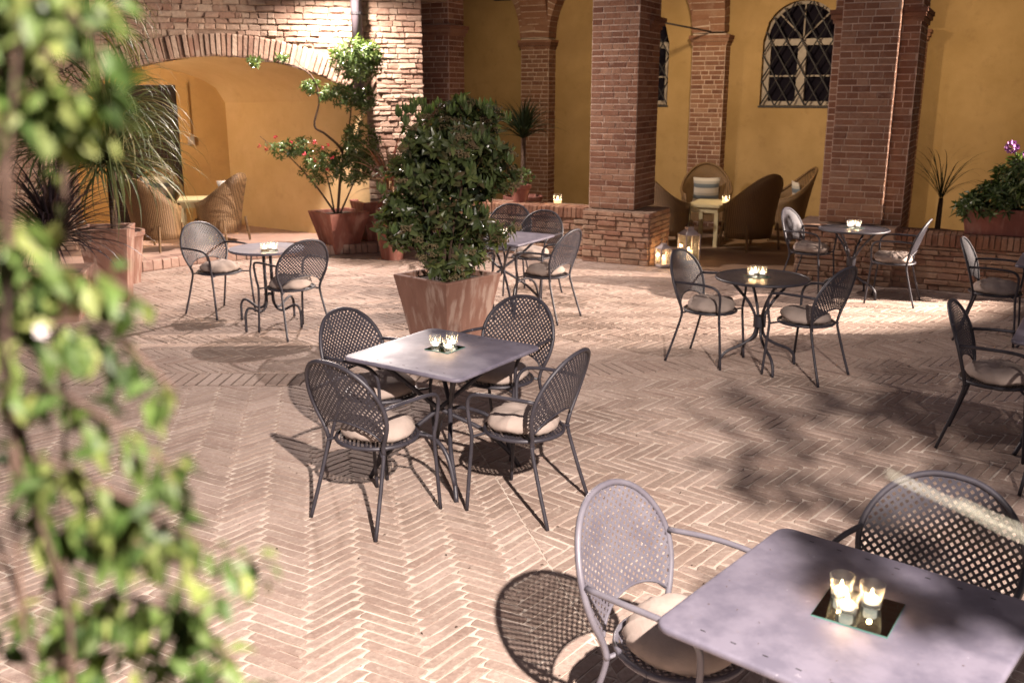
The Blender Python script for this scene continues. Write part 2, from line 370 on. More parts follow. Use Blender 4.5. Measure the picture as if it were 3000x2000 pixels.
def herring(pid, ang, x0, x1, y0, y1, ox=0, oy=0, sq=1.0):
    ax_, ay_ = cos(ang+pi/4), sin(ang+pi/4)
    def SQ(x, y):
        t = (x*ax_+y*ay_)*(sq-1); return x+ax_*t, y+ay_*t
    ca, sa = cos(ang), sin(ang); cx, cy = (x0+x1)/2, (y0+y1)/2; span = hypot(x1-x0, y1-y0)/2+1; K = int(span*2/BW/1.0)
    for m in range(-int(span*1.5/BL)-2, int(span*1.5/BL)+3):
        for k in range(-K, K):
            for typ in (0, 1):
                a0, b0 = k*BW+m*BL, k*BW-m*BL
                if typ == 0: r = (a0, a0+BL, b0, b0+BW)
                else: r = (a0+BL, a0+BL+BW, b0+BW-BL, b0+BW)
                g1, g2 = R(.002,.0065), R(.0022,.0068)
                q = [(r[0]+g1, r[2]+g2), (r[1]-g1, r[2]+g2), (r[1]-g1, r[3]-g2), (r[0]+g1, r[3]-g2)]
                mx, my = (r[0]+r[1])/2, (r[2]+r[3])/2; wxx, wyy = SQ(ca*mx-sa*my, sa*mx+ca*my); wxx += cx+ox; wyy += cy+oy
                if not (x0-.2 < wxx < x1+.2 and y0-.2 < wyy < y1+.2): continue
                if wyy < 1.6 or abs(wxx) > .62*wyy+.9: continue
                rot = R(-.012, .012); q2 = []
                for (x, y) in q:
                    dx, dy = x-mx+R(-.0032,.0032), y-my+R(-.0028,.0028); q2.append((mx+dx*cos(rot)-dy*sin(rot), my+dx*sin(rot)+dy*cos(rot)))
                P = [(cx+ox+SQ(ca*x-sa*y, sa*x+ca*y)[0], cy+oy+SQ(ca*x-sa*y, sa*x+ca*y)[1]) for x, y in q2]
                if pid == 2: P = clip(P, lambda x, y: y-band_y(x)-.172)
                else:
                    P = clip(P, lambda x, y: band_y(x)-.172-y)
                    if P: P = clip(P, (lambda x, y: seam_x(y)-.0025-x) if pid == 0 else (lambda x, y: x-seam_x(y)-.0025))
                if len(P) == 4 and wyy < 7.2 and len(set(map(tuple, P))) == 4:
                    Q = []
                    for i_ in range(4):
                        a_, b_ = P[i_], P[(i_+1) % 4]; e_ = hypot(b_[0]-a_[0], b_[1]-a_[1]); nk = 4 if e_ > .15 else 2
                        ux, uy = (b_[0]-a_[0])/max(e_,1e-6), (b_[1]-a_[1])/max(e_,1e-6)
                        for q_ in range(nk):
                            t_ = q_/nk+(.035 if q_ == 0 and nk == 4 else 0); jj = R(-.0022,.0022) if q_ else 0; Q.append((a_[0]+(b_[0]-a_[0])*t_-uy*jj, a_[1]+(b_[1]-a_[1])*t_+ux*jj))
                    P = Q
                if len(P) >= 3: pav.append(P)
herring(0, radians(56), -4, 1.0, 1.6, 7.4, sq=.84)
herring(1, radians(-41), -1.2, 5.5, 1.6, 8.6)
herring(2, radians(-44), -6.5, 7.0, 6.9, 13.9)
bs = MB(); bs.grid([[(-5.5+12*k/60, band_y(-5.5+12*k/60)+e, .0012) for k in range(61)] for e in (-.168, .168)]); o = bs.build('joint_shadow_strip', plain('shadow_joint', (.14,.10,.075), (.09,.065,.05), 12, .95, .6), courtyard)  # dark strip under the band paints the shadow in its joints
x = -5.2
while x < 6.5:
    sl = (.05+.04*sin(x*.8))*(1 if x < -.6 else -1); w = R(.082, .098); yb = band_y(x+w/2)
    pav.append([(x+.008-sl, band_y(x)-.158), (x+w-.006-sl, band_y(x+w)-.158), (x+w-.008+sl, band_y(x+w)+.158), (x+.006+sl, band_y(x)+.158)]); x += w
def cen(P): return (sum(p[0] for p in P)/len(P), sum(p[1] for p in P)/len(P))
def vis(P):
    c = cen(P); return abs(c[0]) < .5*c[1]*1.05 and c[1] > 3.05
pav.sort(key=lambda P: (0 if vis(P) and len(P) == 12 else 1, cen(P)[1]))
full = [P for P in pav[:300]]
for P in full:
    c = cen(P); v, f = slab([(x-c[0], y-c[1]) for x, y in P], R(.003, .0065), (0, 0)); mb = MB().add(v, f); mb.build('brick', M['paver'], courtyard, loc=(c[0], c[1], 0))
mb = MB()
for P in pav[300:]:
    v, f = slab(P, R(.003, .0065), cen(P)); mb.add(v, f)
o = mb.build('brickwork', M['paver'], courtyard); o['kind'] = 'stuff'

# raised terrace before the alcove, edged with brick
edge = bez([(-9.5,8.6,0),(-6.6,9.9,0),(-4.9,11.47,0),(-4.15,12.33,0),(-3.2,12.85,0),(-1.9,13.25,0),(-1.28,13.62,0)], 8)
t = MB(); top = [(p.x, p.y, .132) for p in edge]; back = [(-1.2,13.9,.132),(-1.3,17.5,.132),(-12,17.5,.132),(-12,8.6,.132)]
n = len(top)+len(back); ring = top+back
t.add(ring+[(x, y, -.02) for x, y, z in ring], [tuple(range(n))]+[(i, (i+1) % n, n+(i+1) % n, n+i) for i in range(n)])
terrace = t.build('terrace', plain('terrace_paving', (.40,.27,.21), (.33,.215,.165), 4, .85, .5)); tag(terrace, kind='structure')
kb = brick_set(M['kerb'], .06, .10)
i = 0; L = 0; pts = [Vector((p.x, p.y, 0)) for p in edge]
for a, b in zip(pts[:-1], pts[1:]):
    seg = (b-a).length; k = max(1, round(seg/.10)); d = (b-a).normalized()
    for q in range(k):
        c = a+(b-a)*((q+.5)/k)
        put('brick', random.choice(kb), terrace, (c.x+d.y*-.0, c.y, .0745+R(-.004,.004)), (0, 0, atan2(d.y, d.x)), (seg/k-.008, R(.03,.045), .135))
        put('brick', random.choice(kb), terrace, (c.x-d.y*.10, c.y+d.x*.10, .128), (-pi/2, 0, atan2(d.y, d.x)), (seg/k-.008, R(.010,.014), .22))

# gallery floor
gf = MB(); P = [A(-3.6,.55,.012), A(6.8,.55,.012), A(6.8,4.4,.012), A(-3.6,4.4,.012)]; P2 = [A(-3.6,.55,-.02), A(6.8,.55,-.02), A(6.8,4.4,-.02), A(-3.6,4.4,-.02)]
gf.add(P+P2, [(0,1,2,3),(0,4,5,1),(1,5,6,2),(2,6,7,3),(3,7,4,0)])
tag(gf.build('gallery_floor', M['floor']), kind='structure')
thr = MB().add([A(.48,.0,.020), A(2.36,.0,.020), A(2.36,.56,.020), A(.48,.56,.020), A(.48,.0,-.02), A(2.36,.0,-.02), A(2.36,.56,-.02), A(.48,.56,-.02)], [(0,1,2,3),(0,4,5,1),(1,5,6,2),(2,6,7,3),(3,7,4,0)])
tag(thr.build('threshold', M['floor']), kind='structure')

# ---------------------------------------------------------------- left stone wall with the alcove
wall = empty('stone_wall', Wl(0,0), 0, label='rough stone and brick wall with a wide segmental arch over a yellow alcove', cat='wall')
def aloc(p): return (p[0]-wall.location[0], p[1]-wall.location[1], p[2])
AR, AC, AZ = 3.73, 2.75, 2.65
def arch_z(s): return AZ-(AR-sqrt(max(0, AR*AR-(s-AC)**2)))
S0, S1, WT, TH = .80, 4.70, 6.6, .42
core = MB(); samp = [-.0, S0] + [S0+(S1-S0)*i/28 for i in range(1, 28)] + [S1, 9.0]
def colm(s, d): return (s, d)
for a, b in zip(samp[:-1], samp[1:]):
    za = arch_z(a) if S0-1e-6 <= a <= S1+1e-6 and b <= S1+1e-6 and a >= S0-1e-6 and b > S0 and not (b <= S0) and not (a >= S1) else 0
    zb = arch_z(b) if za else 0
    for d in (0, TH):
        q = [aloc(Wl(a, d, za)), aloc(Wl(b, d, zb)), aloc(Wl(b, d, WT)), aloc(Wl(a, d, WT))]; core.add(q, [(0,1,2,3) if d else (3,2,1,0)])
for s in (0.0,): core.add([aloc(Wl(0,0,0)), aloc(Wl(0,TH,0)), aloc(Wl(0,TH,WT)), aloc(Wl(0,0,WT))], [(0,1,2,3)])
core.build('wall_core', M['stonemortar'], wall)
rc = random.Random(3)
def keep_wall(x, z, w, h):
    s = x
    for ss in (s-w/2, s, s+w/2):
        for zz in (z-h/2, z+h/2):
            dd = hypot(ss-AC, zz-(AZ-AR))
            if zz > 1.2 and S0-.14 < ss < S1+.14 and dd < AR+.27: return False
    return True
st = courses(0.0, .80, .14, 2.10, (.045,.10), (.09,.28), .013, .010)+courses(4.72, 6.4, .14, 2.10, (.05,.10), (.09,.28), .013, .010)+courses(0.0, 5.4, 2.10, 3.62, (.048,.088), (.07,.24), .013, .011, keep_wall)
vis_st = [(*r, R(-.045,.045)) for r in st]; st2 = sorted(vis_st, key=lambda r: r[0]*.2-r[2]*r[3]*40)
stones = brick_set(M['stone'], .24, .18, 14)
lay(wall, stones, st2, (0,0,0), (-wx,-wy), None, 230, None, (.012,.034))
# outward of this wall is (wy,-wx); unit bricks face -y rotated by rz, direction dx=(-wx,-wy) would face inward, so flip
for ob in list(scene.objects):
    if ob.parent is wall and ob.name.startswith('brick') and not ob.name.startswith('brickwork'): ob.rotation_euler[2] += pi
for ob in list(scene.objects):
    if ob.parent is wall and ob.name.startswith('brickwork'):
        me = ob.data
        for v in me.vertices:
            dd = (v.co.x*-wy + v.co.y*wx); v.co.x += 2*dd*wy; v.co.y -= 2*dd*wx
        me.flip_normals()
# voussoirs
vb = brick_set(M['stone'], .08, .06, 6); half = math.asin(1.95/AR); nb = 62
for i in range(nb):
    a = -half+2*half*(i+.5)/nb; s = AC+(AR+.145)*sin(a); z = AZ-AR+(AR+.145)*cos(a); p = aloc(Wl(s, 0, z)); hh = R(.27,.30)
    o = put('brick', random.choice(vb), wall, p, None, (.052+R(-.006,.006), R(.015,.05), hh)); o.rotation_euler = (0, -a, WA)
ext = MB(); ext.add([aloc(Wl(-.0,0,WT)), aloc(Wl(9,0,WT)), aloc(Wl(9,TH,WT)), aloc(Wl(0,TH,WT))], [(0,1,2,3)]); ext.build('coping', M['stonemortar'], wall)
# return of the wall end towards the gallery
rr = courses(0.0, .62, .14, 3.6, .075, (.16,.27), .01)
# alcove interior
alc = empty('yellow_alcove', Wl(2.8,1), 0, label='vaulted alcove plastered in yellow behind the segmental arch', cat='alcove')
def al(p): return (p[0]-alc.location[0], p[1]-alc.location[1], p[2])
BS0, BS1, BD = 2.78, 5.75, 2.29
nn = 24; vr = []
for k in range(9):
    f = k/8; row = []
    for i in range(nn+1):
        t_ = i/nn; sf = S0+(S1-S0)*t_; zf = arch_z(sf); sb = BS0+(BS1-BS0)*t_; zb = 2.03+.56*sqrt(max(0, 1-(2*t_-1)**2))
        e = f**.8; row.append(al(Wl(sf+(sb-sf)*f, BD*f, zf+(zb-zf)*e)))
    vr.append(row)
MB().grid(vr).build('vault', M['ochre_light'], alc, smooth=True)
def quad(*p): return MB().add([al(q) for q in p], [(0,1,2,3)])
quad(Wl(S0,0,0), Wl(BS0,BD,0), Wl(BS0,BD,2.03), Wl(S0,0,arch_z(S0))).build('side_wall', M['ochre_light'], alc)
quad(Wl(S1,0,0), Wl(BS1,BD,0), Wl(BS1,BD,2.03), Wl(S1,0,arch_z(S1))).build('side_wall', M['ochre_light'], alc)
bw = MB(); tt = [BS0+(BS1-BS0)*i/nn for i in range(nn+1)]; DS0, DS1, DZ = 3.50, 4.62, 2.30
def bz(s): t_ = (s-BS0)/(BS1-BS0); return 2.03+.56*sqrt(max(0, 1-(2*t_-1)**2))
ss = sorted(set(tt+[DS0, DS1]))
for a, b in zip(ss[:-1], ss[1:]):
    m = (a+b)/2; z0 = DZ if DS0 < m < DS1 else 0
    bw.add([al(Wl(a,BD,z0)), al(Wl(b,BD,z0)), al(Wl(b,BD,max(z0,bz(b)))), al(Wl(a,BD,max(z0,bz(a))))], [(0,1,2,3)])
for (s) in (DS0, DS1): bw.add([al(Wl(s,BD,0)), al(Wl(s,BD+.25,0)), al(Wl(s,BD+.25,DZ)), al(Wl(s,BD,DZ))], [(0,1,2,3)])
bw.add([al(Wl(DS0,BD,DZ)), al(Wl(DS1,BD,DZ)), al(Wl(DS1,BD+.25,DZ)), al(Wl(DS0,BD+.25,DZ))], [(0,1,2,3)])
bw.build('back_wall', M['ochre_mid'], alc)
dr = empty('wooden_door', Wl((DS0+DS1)/2, BD+.16, .14), WA, label='dark brown plank door in the back wall of the yellow alcove', cat='door')
for k in range(5):
    w_ = (DS1-DS0)/5; MB().box(-.5*(DS1-DS0)+k*w_+.004, -.5*(DS1-DS0)+(k+1)*w_-.004, 0, .05, 0, DZ-.145).build('plank', M['door'], dr)
for z in (.35, 1.15, 1.9): MB().box(-.52, .52, -.02, -.002, z, z+.10).build('rail', M['door'], dr)
MB().tube([(-.42,-.03,1.02),(-.42,-.07,1.02),(-.34,-.07,1.02)], .01, 6).build('handle', M['iron'], dr)
cd = empty('cable_conduit', Wl(3.33, BD-.02, 0), WA, label='thin painted cable conduit with a small switch box right of the dark door', cat='conduit')
MB().tube([(0,-.012,1.52),(0,-.012,2.33)], .012, 6).build('pipe', M['ochre'], cd); MB().box(-.05,.05,-.045,-.001,1.40,1.52).build('switch_box', M['winframe'], cd)

# drainpipe
dp = empty('drainpipe', Wl(.90, -.13), 0, label='grey metal drainpipe running down the bright stone wall above the arch', cat='drainpipe')
MB().tube([(0,0,2.14),(0,0,6.5)], .075, 14).build('pipe', M['copper'], dp, smooth=True)
MB().tube([(0,0,2.12),(0,0,2.19)], .084, 14).build('socket', M['copper'], dp, smooth=True)
for z in (2.35, 3.2):
    MB().tube([(0,0,z),(0,0,z+.035)], .083, 14).build('bracket', M['iron'], dp)
MB().box(-.11,.10,-.09,.10,2.06,2.11).build('ledge', M['stone'], dp)

# ---------------------------------------------------------------- arcade
pb = brick_set(M['pierbrick'], .07, .07, 7); psb = brick_set(M['parstone'], .14, .12, 8)
def pier(u0, u1, v0, v1, z0, z1, label, cat='pillar', name='brick_pier', group='brick piers of the arcade', faces='fr', cap=True, caprow=(2.95, 3.12), topz=4.9):
    o = empty(name, A((u0+u1)/2, (v0+v1)/2, 0), ARZ, label=label, cat=cat, group=group)
    W, Dp = u1-u0, v1-v0
    MB().box(-W/2, W/2, -Dp/2, Dp/2, z0, topz).build('mortar_core', M['piermortar'], o)
    H1 = z1
    if 'f' in faces: lay(o, pb, courses(0, W, z0, H1, .0745, (.13,.27), 0.0125, .003), (-W/2, -Dp/2, 0), (1,0), None, 140, None, (.003,.0065))
    if 'r' in faces: lay(o, pb, courses(0, Dp, z0, H1, .0745, (.13,.27), 0.0125, .003), (W/2, -Dp/2, 0), (0,1), None, 140, None, (.003,.0065))
    if 'l' in faces: lay(o, pb, courses(0, Dp, z0, H1, .0745, (.13,.27), 0.0125, .003), (-W/2, Dp/2, 0), (0,-1), None, 140, None, (.003,.0065))
    if cap:
        c = MB(); a, b = caprow; m = (a+b)/2
        for k, (e, z) in enumerate([(.022, a), (.045, a+.05), (.06, a+.10)]):
            c.box(-W/2-e, W/2+e, -Dp/2-e+.02, Dp/2+e, z, z+.048)
        c.build('capital', M['pierbrick'], o)
    return o
def buttress(o, u0, u1, v0, v1, z0, z1):
    return None
# front piers: each has a lit face towards the court and a deep side face
pier(-.42, .215, .085, .87, .70, 3.55, 'brick pier left of the entrance, standing on the stone plinth beside two lanterns', cap=False)
pc = MB()
def capital(u0, u1, v0, v1, z, par):
    c = MB()
    for e, zz in ((.022, z), (.045, z+.05), (.065, z+.10)): c.add([A(u0-e*0,v0,zz),A(u1+e,v0,zz),A(u1+e,v1+e,zz),A(u0,v1+e,zz),A(u0,v0,zz+.048),A(u1+e,v0,zz+.048),A(u1+e,v1+e,zz+.048),A(u0,v1+e,zz+.048)], [(0,3,2,1),(4,5,6,7),(0,1,5,4),(1,2,6,5),(2,3,7,6),(3,0,4,7)])
    o = c.build('capital', M['pierbrick']); o.parent = par; o.matrix_parent_inverse = Matrix.Translation(par.location).__matmul__(Matrix.Rotation(par.rotation_euler[2], 4, 'Z')).inverted(); return o
P1 = [o for o in scene.objects if o.name == 'brick_pier'][0]
capital(-.30, .215, .45, .87, 2.98, P1)
P2 = pier(2.64, 3.255, .085, .20, .70, 3.55, 'brick pier right of the entrance with a bright lit right edge', cap=False)
P3 = pier(2.54, 3.46, .20, 1.02, .30, 3.55, 'wider brick pier core behind the brightly edged pier, showing on both of its sides', name='brick_pier', cap=True, faces='flr')
P0 = pier(-3.36, -2.89, .62, 1.05, .68, 3.55, 'dark corner brick pier at the end of the bright stone wall', caprow=(2.98, 3.12))
P4 = pier(5.75, 6.4, .75, 1.02, .70, 3.55, 'brick pier beyond the flower box at the right end of the arcade', faces='f', cap=False)
# pilasters on the back wall
VB = 4.28
for (u0, u1, lb) in [(-3.44,-2.90,'brick pilaster on the gallery wall behind the dark palm'), (-.31,.235,'brick pilaster on the gallery wall behind the striped cushion wicker chair'), (2.62,3.20,'brick pilaster on the gallery wall at the right, behind the palm leaves')]:
    pier(u0, u1, 4.0, VB, 0.0, 3.08, lb, name='brick_pilaster', group='pilasters on the gallery wall', faces='flr', caprow=(2.93, 3.10), topz=3.10)
# transverse arches between pier and pilaster (in planes of constant u)
def tarch(u0, u1, v0, v1, zs, label, along=False):
    o = empty('gallery_arch', A((u0+u1)/2, (v0+v1)/2, zs), ARZ+(pi/2 if along else 0), label=label, cat='arch', group='brick arches of the gallery')
    W = u1-u0; r = (v1-v0)/2; k = 44; t_ = .28
    if along: W, r = v1-v0, (u1-u0)/2
    core = MB(); ri = []
    for s_ in (0,):
        for i in range(k+1):
            a = pi*i/k; ri.append([(-W/2+.01, -r*cos(a), r*sin(a)), (W/2-.01, -r*cos(a), r*sin(a)), (W/2-.01, -(r+t_)*cos(a), (r+t_)*sin(a)), (-W/2+.01, -(r+t_)*cos(a), (r+t_)*sin(a))])
    core.loft([[(x, y, z) for (x, y, z) in q] for q in ri]).build('mortar_core', M['piermortar'], o)
    vis_i = list(range(0, 12))+list(range(k-12, k))
    for i in range(k):
        a = pi*(i+.5)/k; p = Vector((0, -(r+.12)*cos(a), (r+.12)*sin(a)))
        if i not in vis_i: continue
        m = MB().box(-W/2-.004, W/2+.004, -.132, .15, -pi*r/k/2+.006, pi*r/k/2-.006)
        b = m.build('brick', M['pierbrick'], o, loc=p); b.rotation_euler = (-(a)+0, 0, 0)
        b.rotation_euler = (pi-a if False else -a+pi, 0, 0)
    return o
tarch(-.33, .20, .87, 4.0, 3.13, 'brick arch crossing the gallery behind the pier with the lanterns')
tarch(-3.42, -2.92, 1.05, 4.0, 3.13, 'brick arch crossing the gallery behind the dark corner pier')
tarch(2.62, 3.17, 1.02, 4.0, 3.13, 'brick arch crossing the gallery behind the brightly edged pier')
tarch(-2.90, -.31, 3.97, 4.27, 3.11, 'brick arch on the back of the gallery left of the tie rod', True)
tarch(-6.2, -3.44, 3.97, 4.27, 3.11, 'brick arch on the back of the gallery in the dark left bay', True)
tr_ = MB().tube([A(-.02,.88,3.13), A(-.02,4.0,3.13)], .014, 6); tag(tr_.build('tie_rod', M['iron']), 'thin iron tie rod spanning from pier to pilaster under the gallery vault', 'tie rod')

# gallery back wall with windows
gw = empty('gallery_wall', A(1.5, VB), ARZ, label='ochre plastered back wall of the arcade gallery with arched grille windows', cat='wall')
def win_open(u): return any(abs(u-c) < .60 for c in WU)
WU = (1.36, -1.40); WZ0, WZ1 = 1.98, 2.98
m = MB(); X0, X1 = -6.2, 7.0; ZT = 5.2
us = sorted(set([X0, X1]+[c+.60*k/8 for c in WU for k in range(-8, 9)]))
for a, b in zip(us[:-1], us[1:]):
    mid = (a+b)/2; c = [q for q in WU if abs(q-mid) < .60]
    la, lb = a-1.5, b-1.5
    if c:
        c = c[0]; za = WZ1+sqrt(max(0,.36-(a-c)**2)); zb = WZ1+sqrt(max(0,.36-(b-c)**2))
        m.add([(la,0,0),(lb,0,0),(lb,0,WZ0),(la,0,WZ0)], [(3,2,1,0)]); m.add([(la,0,za),(lb,0,zb),(lb,0,ZT),(la,0,ZT)], [(3,2,1,0)])
        m.add([(la,0,za),(lb,0,zb),(lb,.22,zb),(la,.22,za)], [(0,1,2,3)])
    else: m.add([(la,0,0),(lb,0,0),(lb,0,ZT),(la,0,ZT)], [(3,2,1,0)])
for c in WU:
    for s in (-.6, .6): m.add([(c-1.5+s,0,WZ0),(c-1.5+s,.22,WZ0),(c-1.5+s,.22,WZ1),(c-1.5+s,0,WZ1)], [(0,1,2,3)])
    m.add([(c-2.1,0,WZ0),(c-.9,0,WZ0),(c-.9,.22,WZ0),(c-2.1,.22,WZ0)], [(0,1,2,3)])
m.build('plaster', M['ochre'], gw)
for c, lb in zip(WU, ('round-headed window with a diamond iron grille between the two entrance piers', 'round-headed grille window half hidden by the pier with the lanterns')):
    w = empty('grille_window', A(c, VB, WZ0), ARZ, label=lb, cat='window', group='grille windows in the gallery')
    H = WZ1-WZ0
    pane = MB(); pts = [(-.6,.2,0),(.6,.2,0)]+[(.6*cos(pi*i/14), .2, H+.6*sin(pi*i/14)) for i in range(15)]; pane.add(pts, [tuple(range(len(pts)))]); pane.build('pane', M['winpane'], w)
    f = MB(); f.box(-.6,-.50,.13,.19,0,H+.02); f.box(.50,.6,.13,.19,0,H+.02); f.box(-.5,.5,.13,.19,0,.07); f.box(-.5,.5,.13,.19,H-.07,H+.03); f.box(-.065,.065,.12,.19,.07,H-.07); f.box(-.5,-.065,.14,.18,.45,.475); f.box(.065,.5,.14,.18,.45,.475)
    f.build('frame', M['winframe'], w)
    for a in (45, 90, 135): f2 = MB().tube([(0,.16,H+.03),(.56*cos(radians(a)),.16,H+.03+.56*sin(radians(a)))], .013, 6); f2.build('glazing_bar', M['winframe'], w)
    arc = MB(); arc.tube([(.575*cos(pi*i/20), .16, H+.575*sin(pi*i/20)) for i in range(21)], .028, 6); arc.build('arched_frame', M['winframe'], w)
    sh = MB(); sh.box(-.62,.62,-.015,.2,-.03,-.002); sh.build('sill', M['iron'], w)
    # diamond grille
    nx, pw, ph = 5, 1.2/5, .30
    def inside(x, z): return abs(x) <= .6 and z >= 0 and (z <= H or hypot(x, z-H) <= .6)
    for s in (1, -1):
        for k in range(-9, 12):
            run = []; allp = []
            for q in range(0, 121):
                z = q*.015; x = s*z*.60 + k*.24 - .6
                if inside(x, z): run.append((x+.006*sin(z*2*pi/ph*1.0)*0, .02+.006*s, z))
                elif run: allp.append(run); run = []
            if run: allp.append(run)
            for r_ in allp:
                if len(r_) > 2: MB().tube([r_[0], r_[-1]], .0125, 5).build('grille_bar', M['iron'], w)
    MB().tube([(-.6,.02,0),(.6,.02,0)], .01, 5).build('grille_bar', M['iron'], w)
# groined vault over each bay
vm = []
def bay(u0, u1, v0=.95, v1=VB, zs=3.12):
    rows = []; n_ = 20; rv = (v1-v0)/2; ru = (u1-u0)/2
    for i in range(n_+1):
        row = []
        for k in range(n_+1):
            uu = u0+(u1-u0)*k/n_; vv = v0+(v1-v0)*i/n_
            za = sqrt(max(0, 1-((uu-u0)/ru-1)**2)); zb = sqrt(max(0, 1-((vv-v0)/rv-1)**2))
            row.append(A(uu, vv, zs+1.35*max(za, zb)+.02))
        rows.append(row)
    mb = MB().grid(rows); tag(mb.build('vault', M['ochre'], smooth=True), kind='structure')
bay(-6.0, -3.15); bay(-3.15, -.06); bay(-.06, 2.92); bay(2.92, 5.95)
tag(MB().add([A(-6.4,.9,4.95),A(7,.9,4.95),A(7,4.6,4.95),A(-6.4,4.6,4.95)], [(0,1,2,3)]).build('gallery_roof', M['ochre']), kind='structure')
tag(MB().add([A(6.9,.87,0),A(6.9,4.5,0),A(6.9,4.5,5),A(6.9,.87,5)], [(0,1,2,3)]).build('gallery_end_wall', M['ochre']), 'yellow end wall closing the gallery beyond the flower box', 'wall')
tag(MB().add([A(-6.2,.6,0),A(-6.2,4.5,0),A(-6.2,4.5,5),A(-6.2,.6,5)], [(0,1,2,3)]).build('gallery_far_wall', M['ochre']), 'yellow end wall closing the dark left part of the gallery', 'wall')
# facade above the arcade
fc = empty('arcade_facade', A(0, .1), ARZ, label='upper brick facade carried by the arches over the gallery', cat='facade')
fm = MB()
def fz(u):
    for a, b in ((-2.89,-.42),(.215,2.64),(3.255,5.75)):
        if a < u < b: c, r = (a+b)/2, (b-a)/2; return 3.45+sqrt(max(0, r*r-(u-c)**2))*.92
    return 3.45
us = [-3.4+.1*i for i in range(102)]
for a, b in zip(us[:-1], us[1:]):
    fm.add([(a,0,fz(a)),(b,0,fz(b)),(b,0,8.6),(a,0,8.6)], [(0,1,2,3)]); fm.add([(a,0,fz(a)),(b,0,fz(b)),(b,.7,fz(b)),(a,.7,fz(a))], [(3,2,1,0)])
fm.add([(-3.4,0,8.6),(6.8,0,8.6),(6.8,4,8.6),(-3.4,4,8.6)], [(0,1,2,3)]); fm.add([(-3.4,.7,4.9),(6.8,.7,4.9),(6.8,.7,8.6),(-3.4,.7,8.6)], [(3,2,1,0)])
fm.build('brick_face', M['facade'], fc)
# parapets
def parapet(u0, u1, v0, v1, h, label, cope=True, stones_h=(.055,.09)):
    o = empty('low_wall', A((u0+u1)/2, (v0+v1)/2), ARZ, label=label, cat='low wall', group='low brick walls between the piers'); W, Dp = u1-u0, v1-v0; hc = h-.15 if cope else h
    MB().box(-W/2, W/2, -Dp/2, Dp/2, -.02, h-.012).build('mortar_core', M['stonemortar'], o)
    lay(o, psb, sorted(courses(0, W, 0, hc, stones_h, (.10,.30), .012, .005), key=lambda r: -r[2]*r[3]), (-W/2, -Dp/2, 0), (1,0), None, 150, None, (.012,.035))
    lay(o, psb, courses(0, Dp, 0, hc, stones_h, (.12,.28), .012, .005), (W/2, -Dp/2, 0), (0,1), None, 60, None, (.008,.02))
    if cope:
        x = 0
        while x < W-.02:
            w_ = min(R(.058,.07), W-x); b = put('brick', random.choice(pb), o, (-W/2+x+w_/2, -Dp/2-.0, hc+.075+R(-.004,.004)), None, (w_-.009, R(.03,.042), .145)); 
            put('brick', random.choice(pb), o, (-W/2+x+w_/2, -Dp/2+.13, h-.014), (-pi/2,0,0), (w_-.009, R(.012,.016), .30)); x += w_
    return o
parapet(-2.89, -.44, .06, .50, .70, 'low brick wall with a pale coping and a candle jar on it, behind the back table')
parapet(-.44, .49, -.06, .72, .70, 'stone plinth block under the pier beside the two lanterns', cope=False)
parapet(2.34, 3.44, -.06, .66, .70, 'stone plinth block under the brightly edged pier behind the far round table', cope=False)
parapet(3.44, 6.6, .0, .46, .655, 'low stone wall with an upright brick coping carrying the flower box at the right')
parapet(-5.5, -2.89, .64, 1.0, .68, 'low wall at the left end of the gallery behind the corner pier')

# floodlight bodies of the lamps
def flood(loc, target, label, n='flood_lamp'):
    o = empty(n, loc, 0, label=label, cat='lamp'); d = (Vector(target)-Vector(loc)).normalized(); q = d.to_track_quat('-Z', 'Y').to_euler()
    b = MB().box(-.13,.13,-.09,.09,.10,.20).build('housing', M['iron'], o); b.rotation_euler = q
    c = MB().tube([(0,0,.14),(0,.02,.34)], .015, 6).build('arm', M['iron'], o); c.rotation_euler = q
flood(LA, (-1.6,8.5,0), 'black floodlight fixed above the arch of the stone wall'); flood(LB, (4.3,10.5,1.6), 'black floodlight on a mast right of the court'); flood(LC, (.6,7,1), 'black floodlight high behind the viewer')
MB_ = MB().tube([(9.97,9.42,0),(9.97,9.42,3.35)], .05, 10); tag(MB_.build('lamp_mast', M['iron']), 'steel mast of the floodlight right of the court', 'mast')
MB_ = MB().tube([(1.5,-1.4,0),(1.5,-1.4,4.6)], .05, 10); tag(MB_.build('lamp_mast', M['iron']), 'steel mast of the floodlight behind the viewer', 'mast')

# ---------------------------------------------------------------- perforated lattice sheet
def lattice(region, p=.0205, hole=.56, clampf=None, bbox=(-.3,.3,-.3,.3), thick=.0022, mapf=None, rot=45):
    mb = MB(); ca, sa = cos(radians(rot)), sin(radians(rot)); span = max(abs(b) for b in bbox)*1.5; n = int(span/p)+2; key = {}
    def V(a, b):
        x, y = a*ca-b*sa, a*sa+b*ca; return clampf(x, y)
    for i in range(-n, n):
        for k in range(-n, n):
            a, b = i*p, k*p; cx, cy = (a+p/2)*ca-(b+p/2)*sa, (a+p/2)*sa+(b+p/2)*ca
            if not region(cx, cy): continue
            e = p*(1-hole)/2; O_ = [(a,b),(a+p,b),(a+p,b+p),(a,b+p)]; I_ = [(a+e,b+e),(a+p-e,b+e),(a+p-e,b+p-e),(a+e,b+p-e)]
            for side in (0, 1):
                vs = [mapf(*V(*q), side*thick) for q in O_]+[mapf(*V(*q), side*thick) for q in I_]
                fs = [(0,1,5,4),(1,2,6,5),(2,3,7,6),(3,0,4,7)]
                mb.add(vs, fs if side else [f[::-1] for f in fs])
            b0 = len(mb.v)
            for q in range(4): mb.f.append((b0-12+q+0, b0-12+(q+1)%4, b0-4+(q+1)%4, b0-4+q))
    return mb

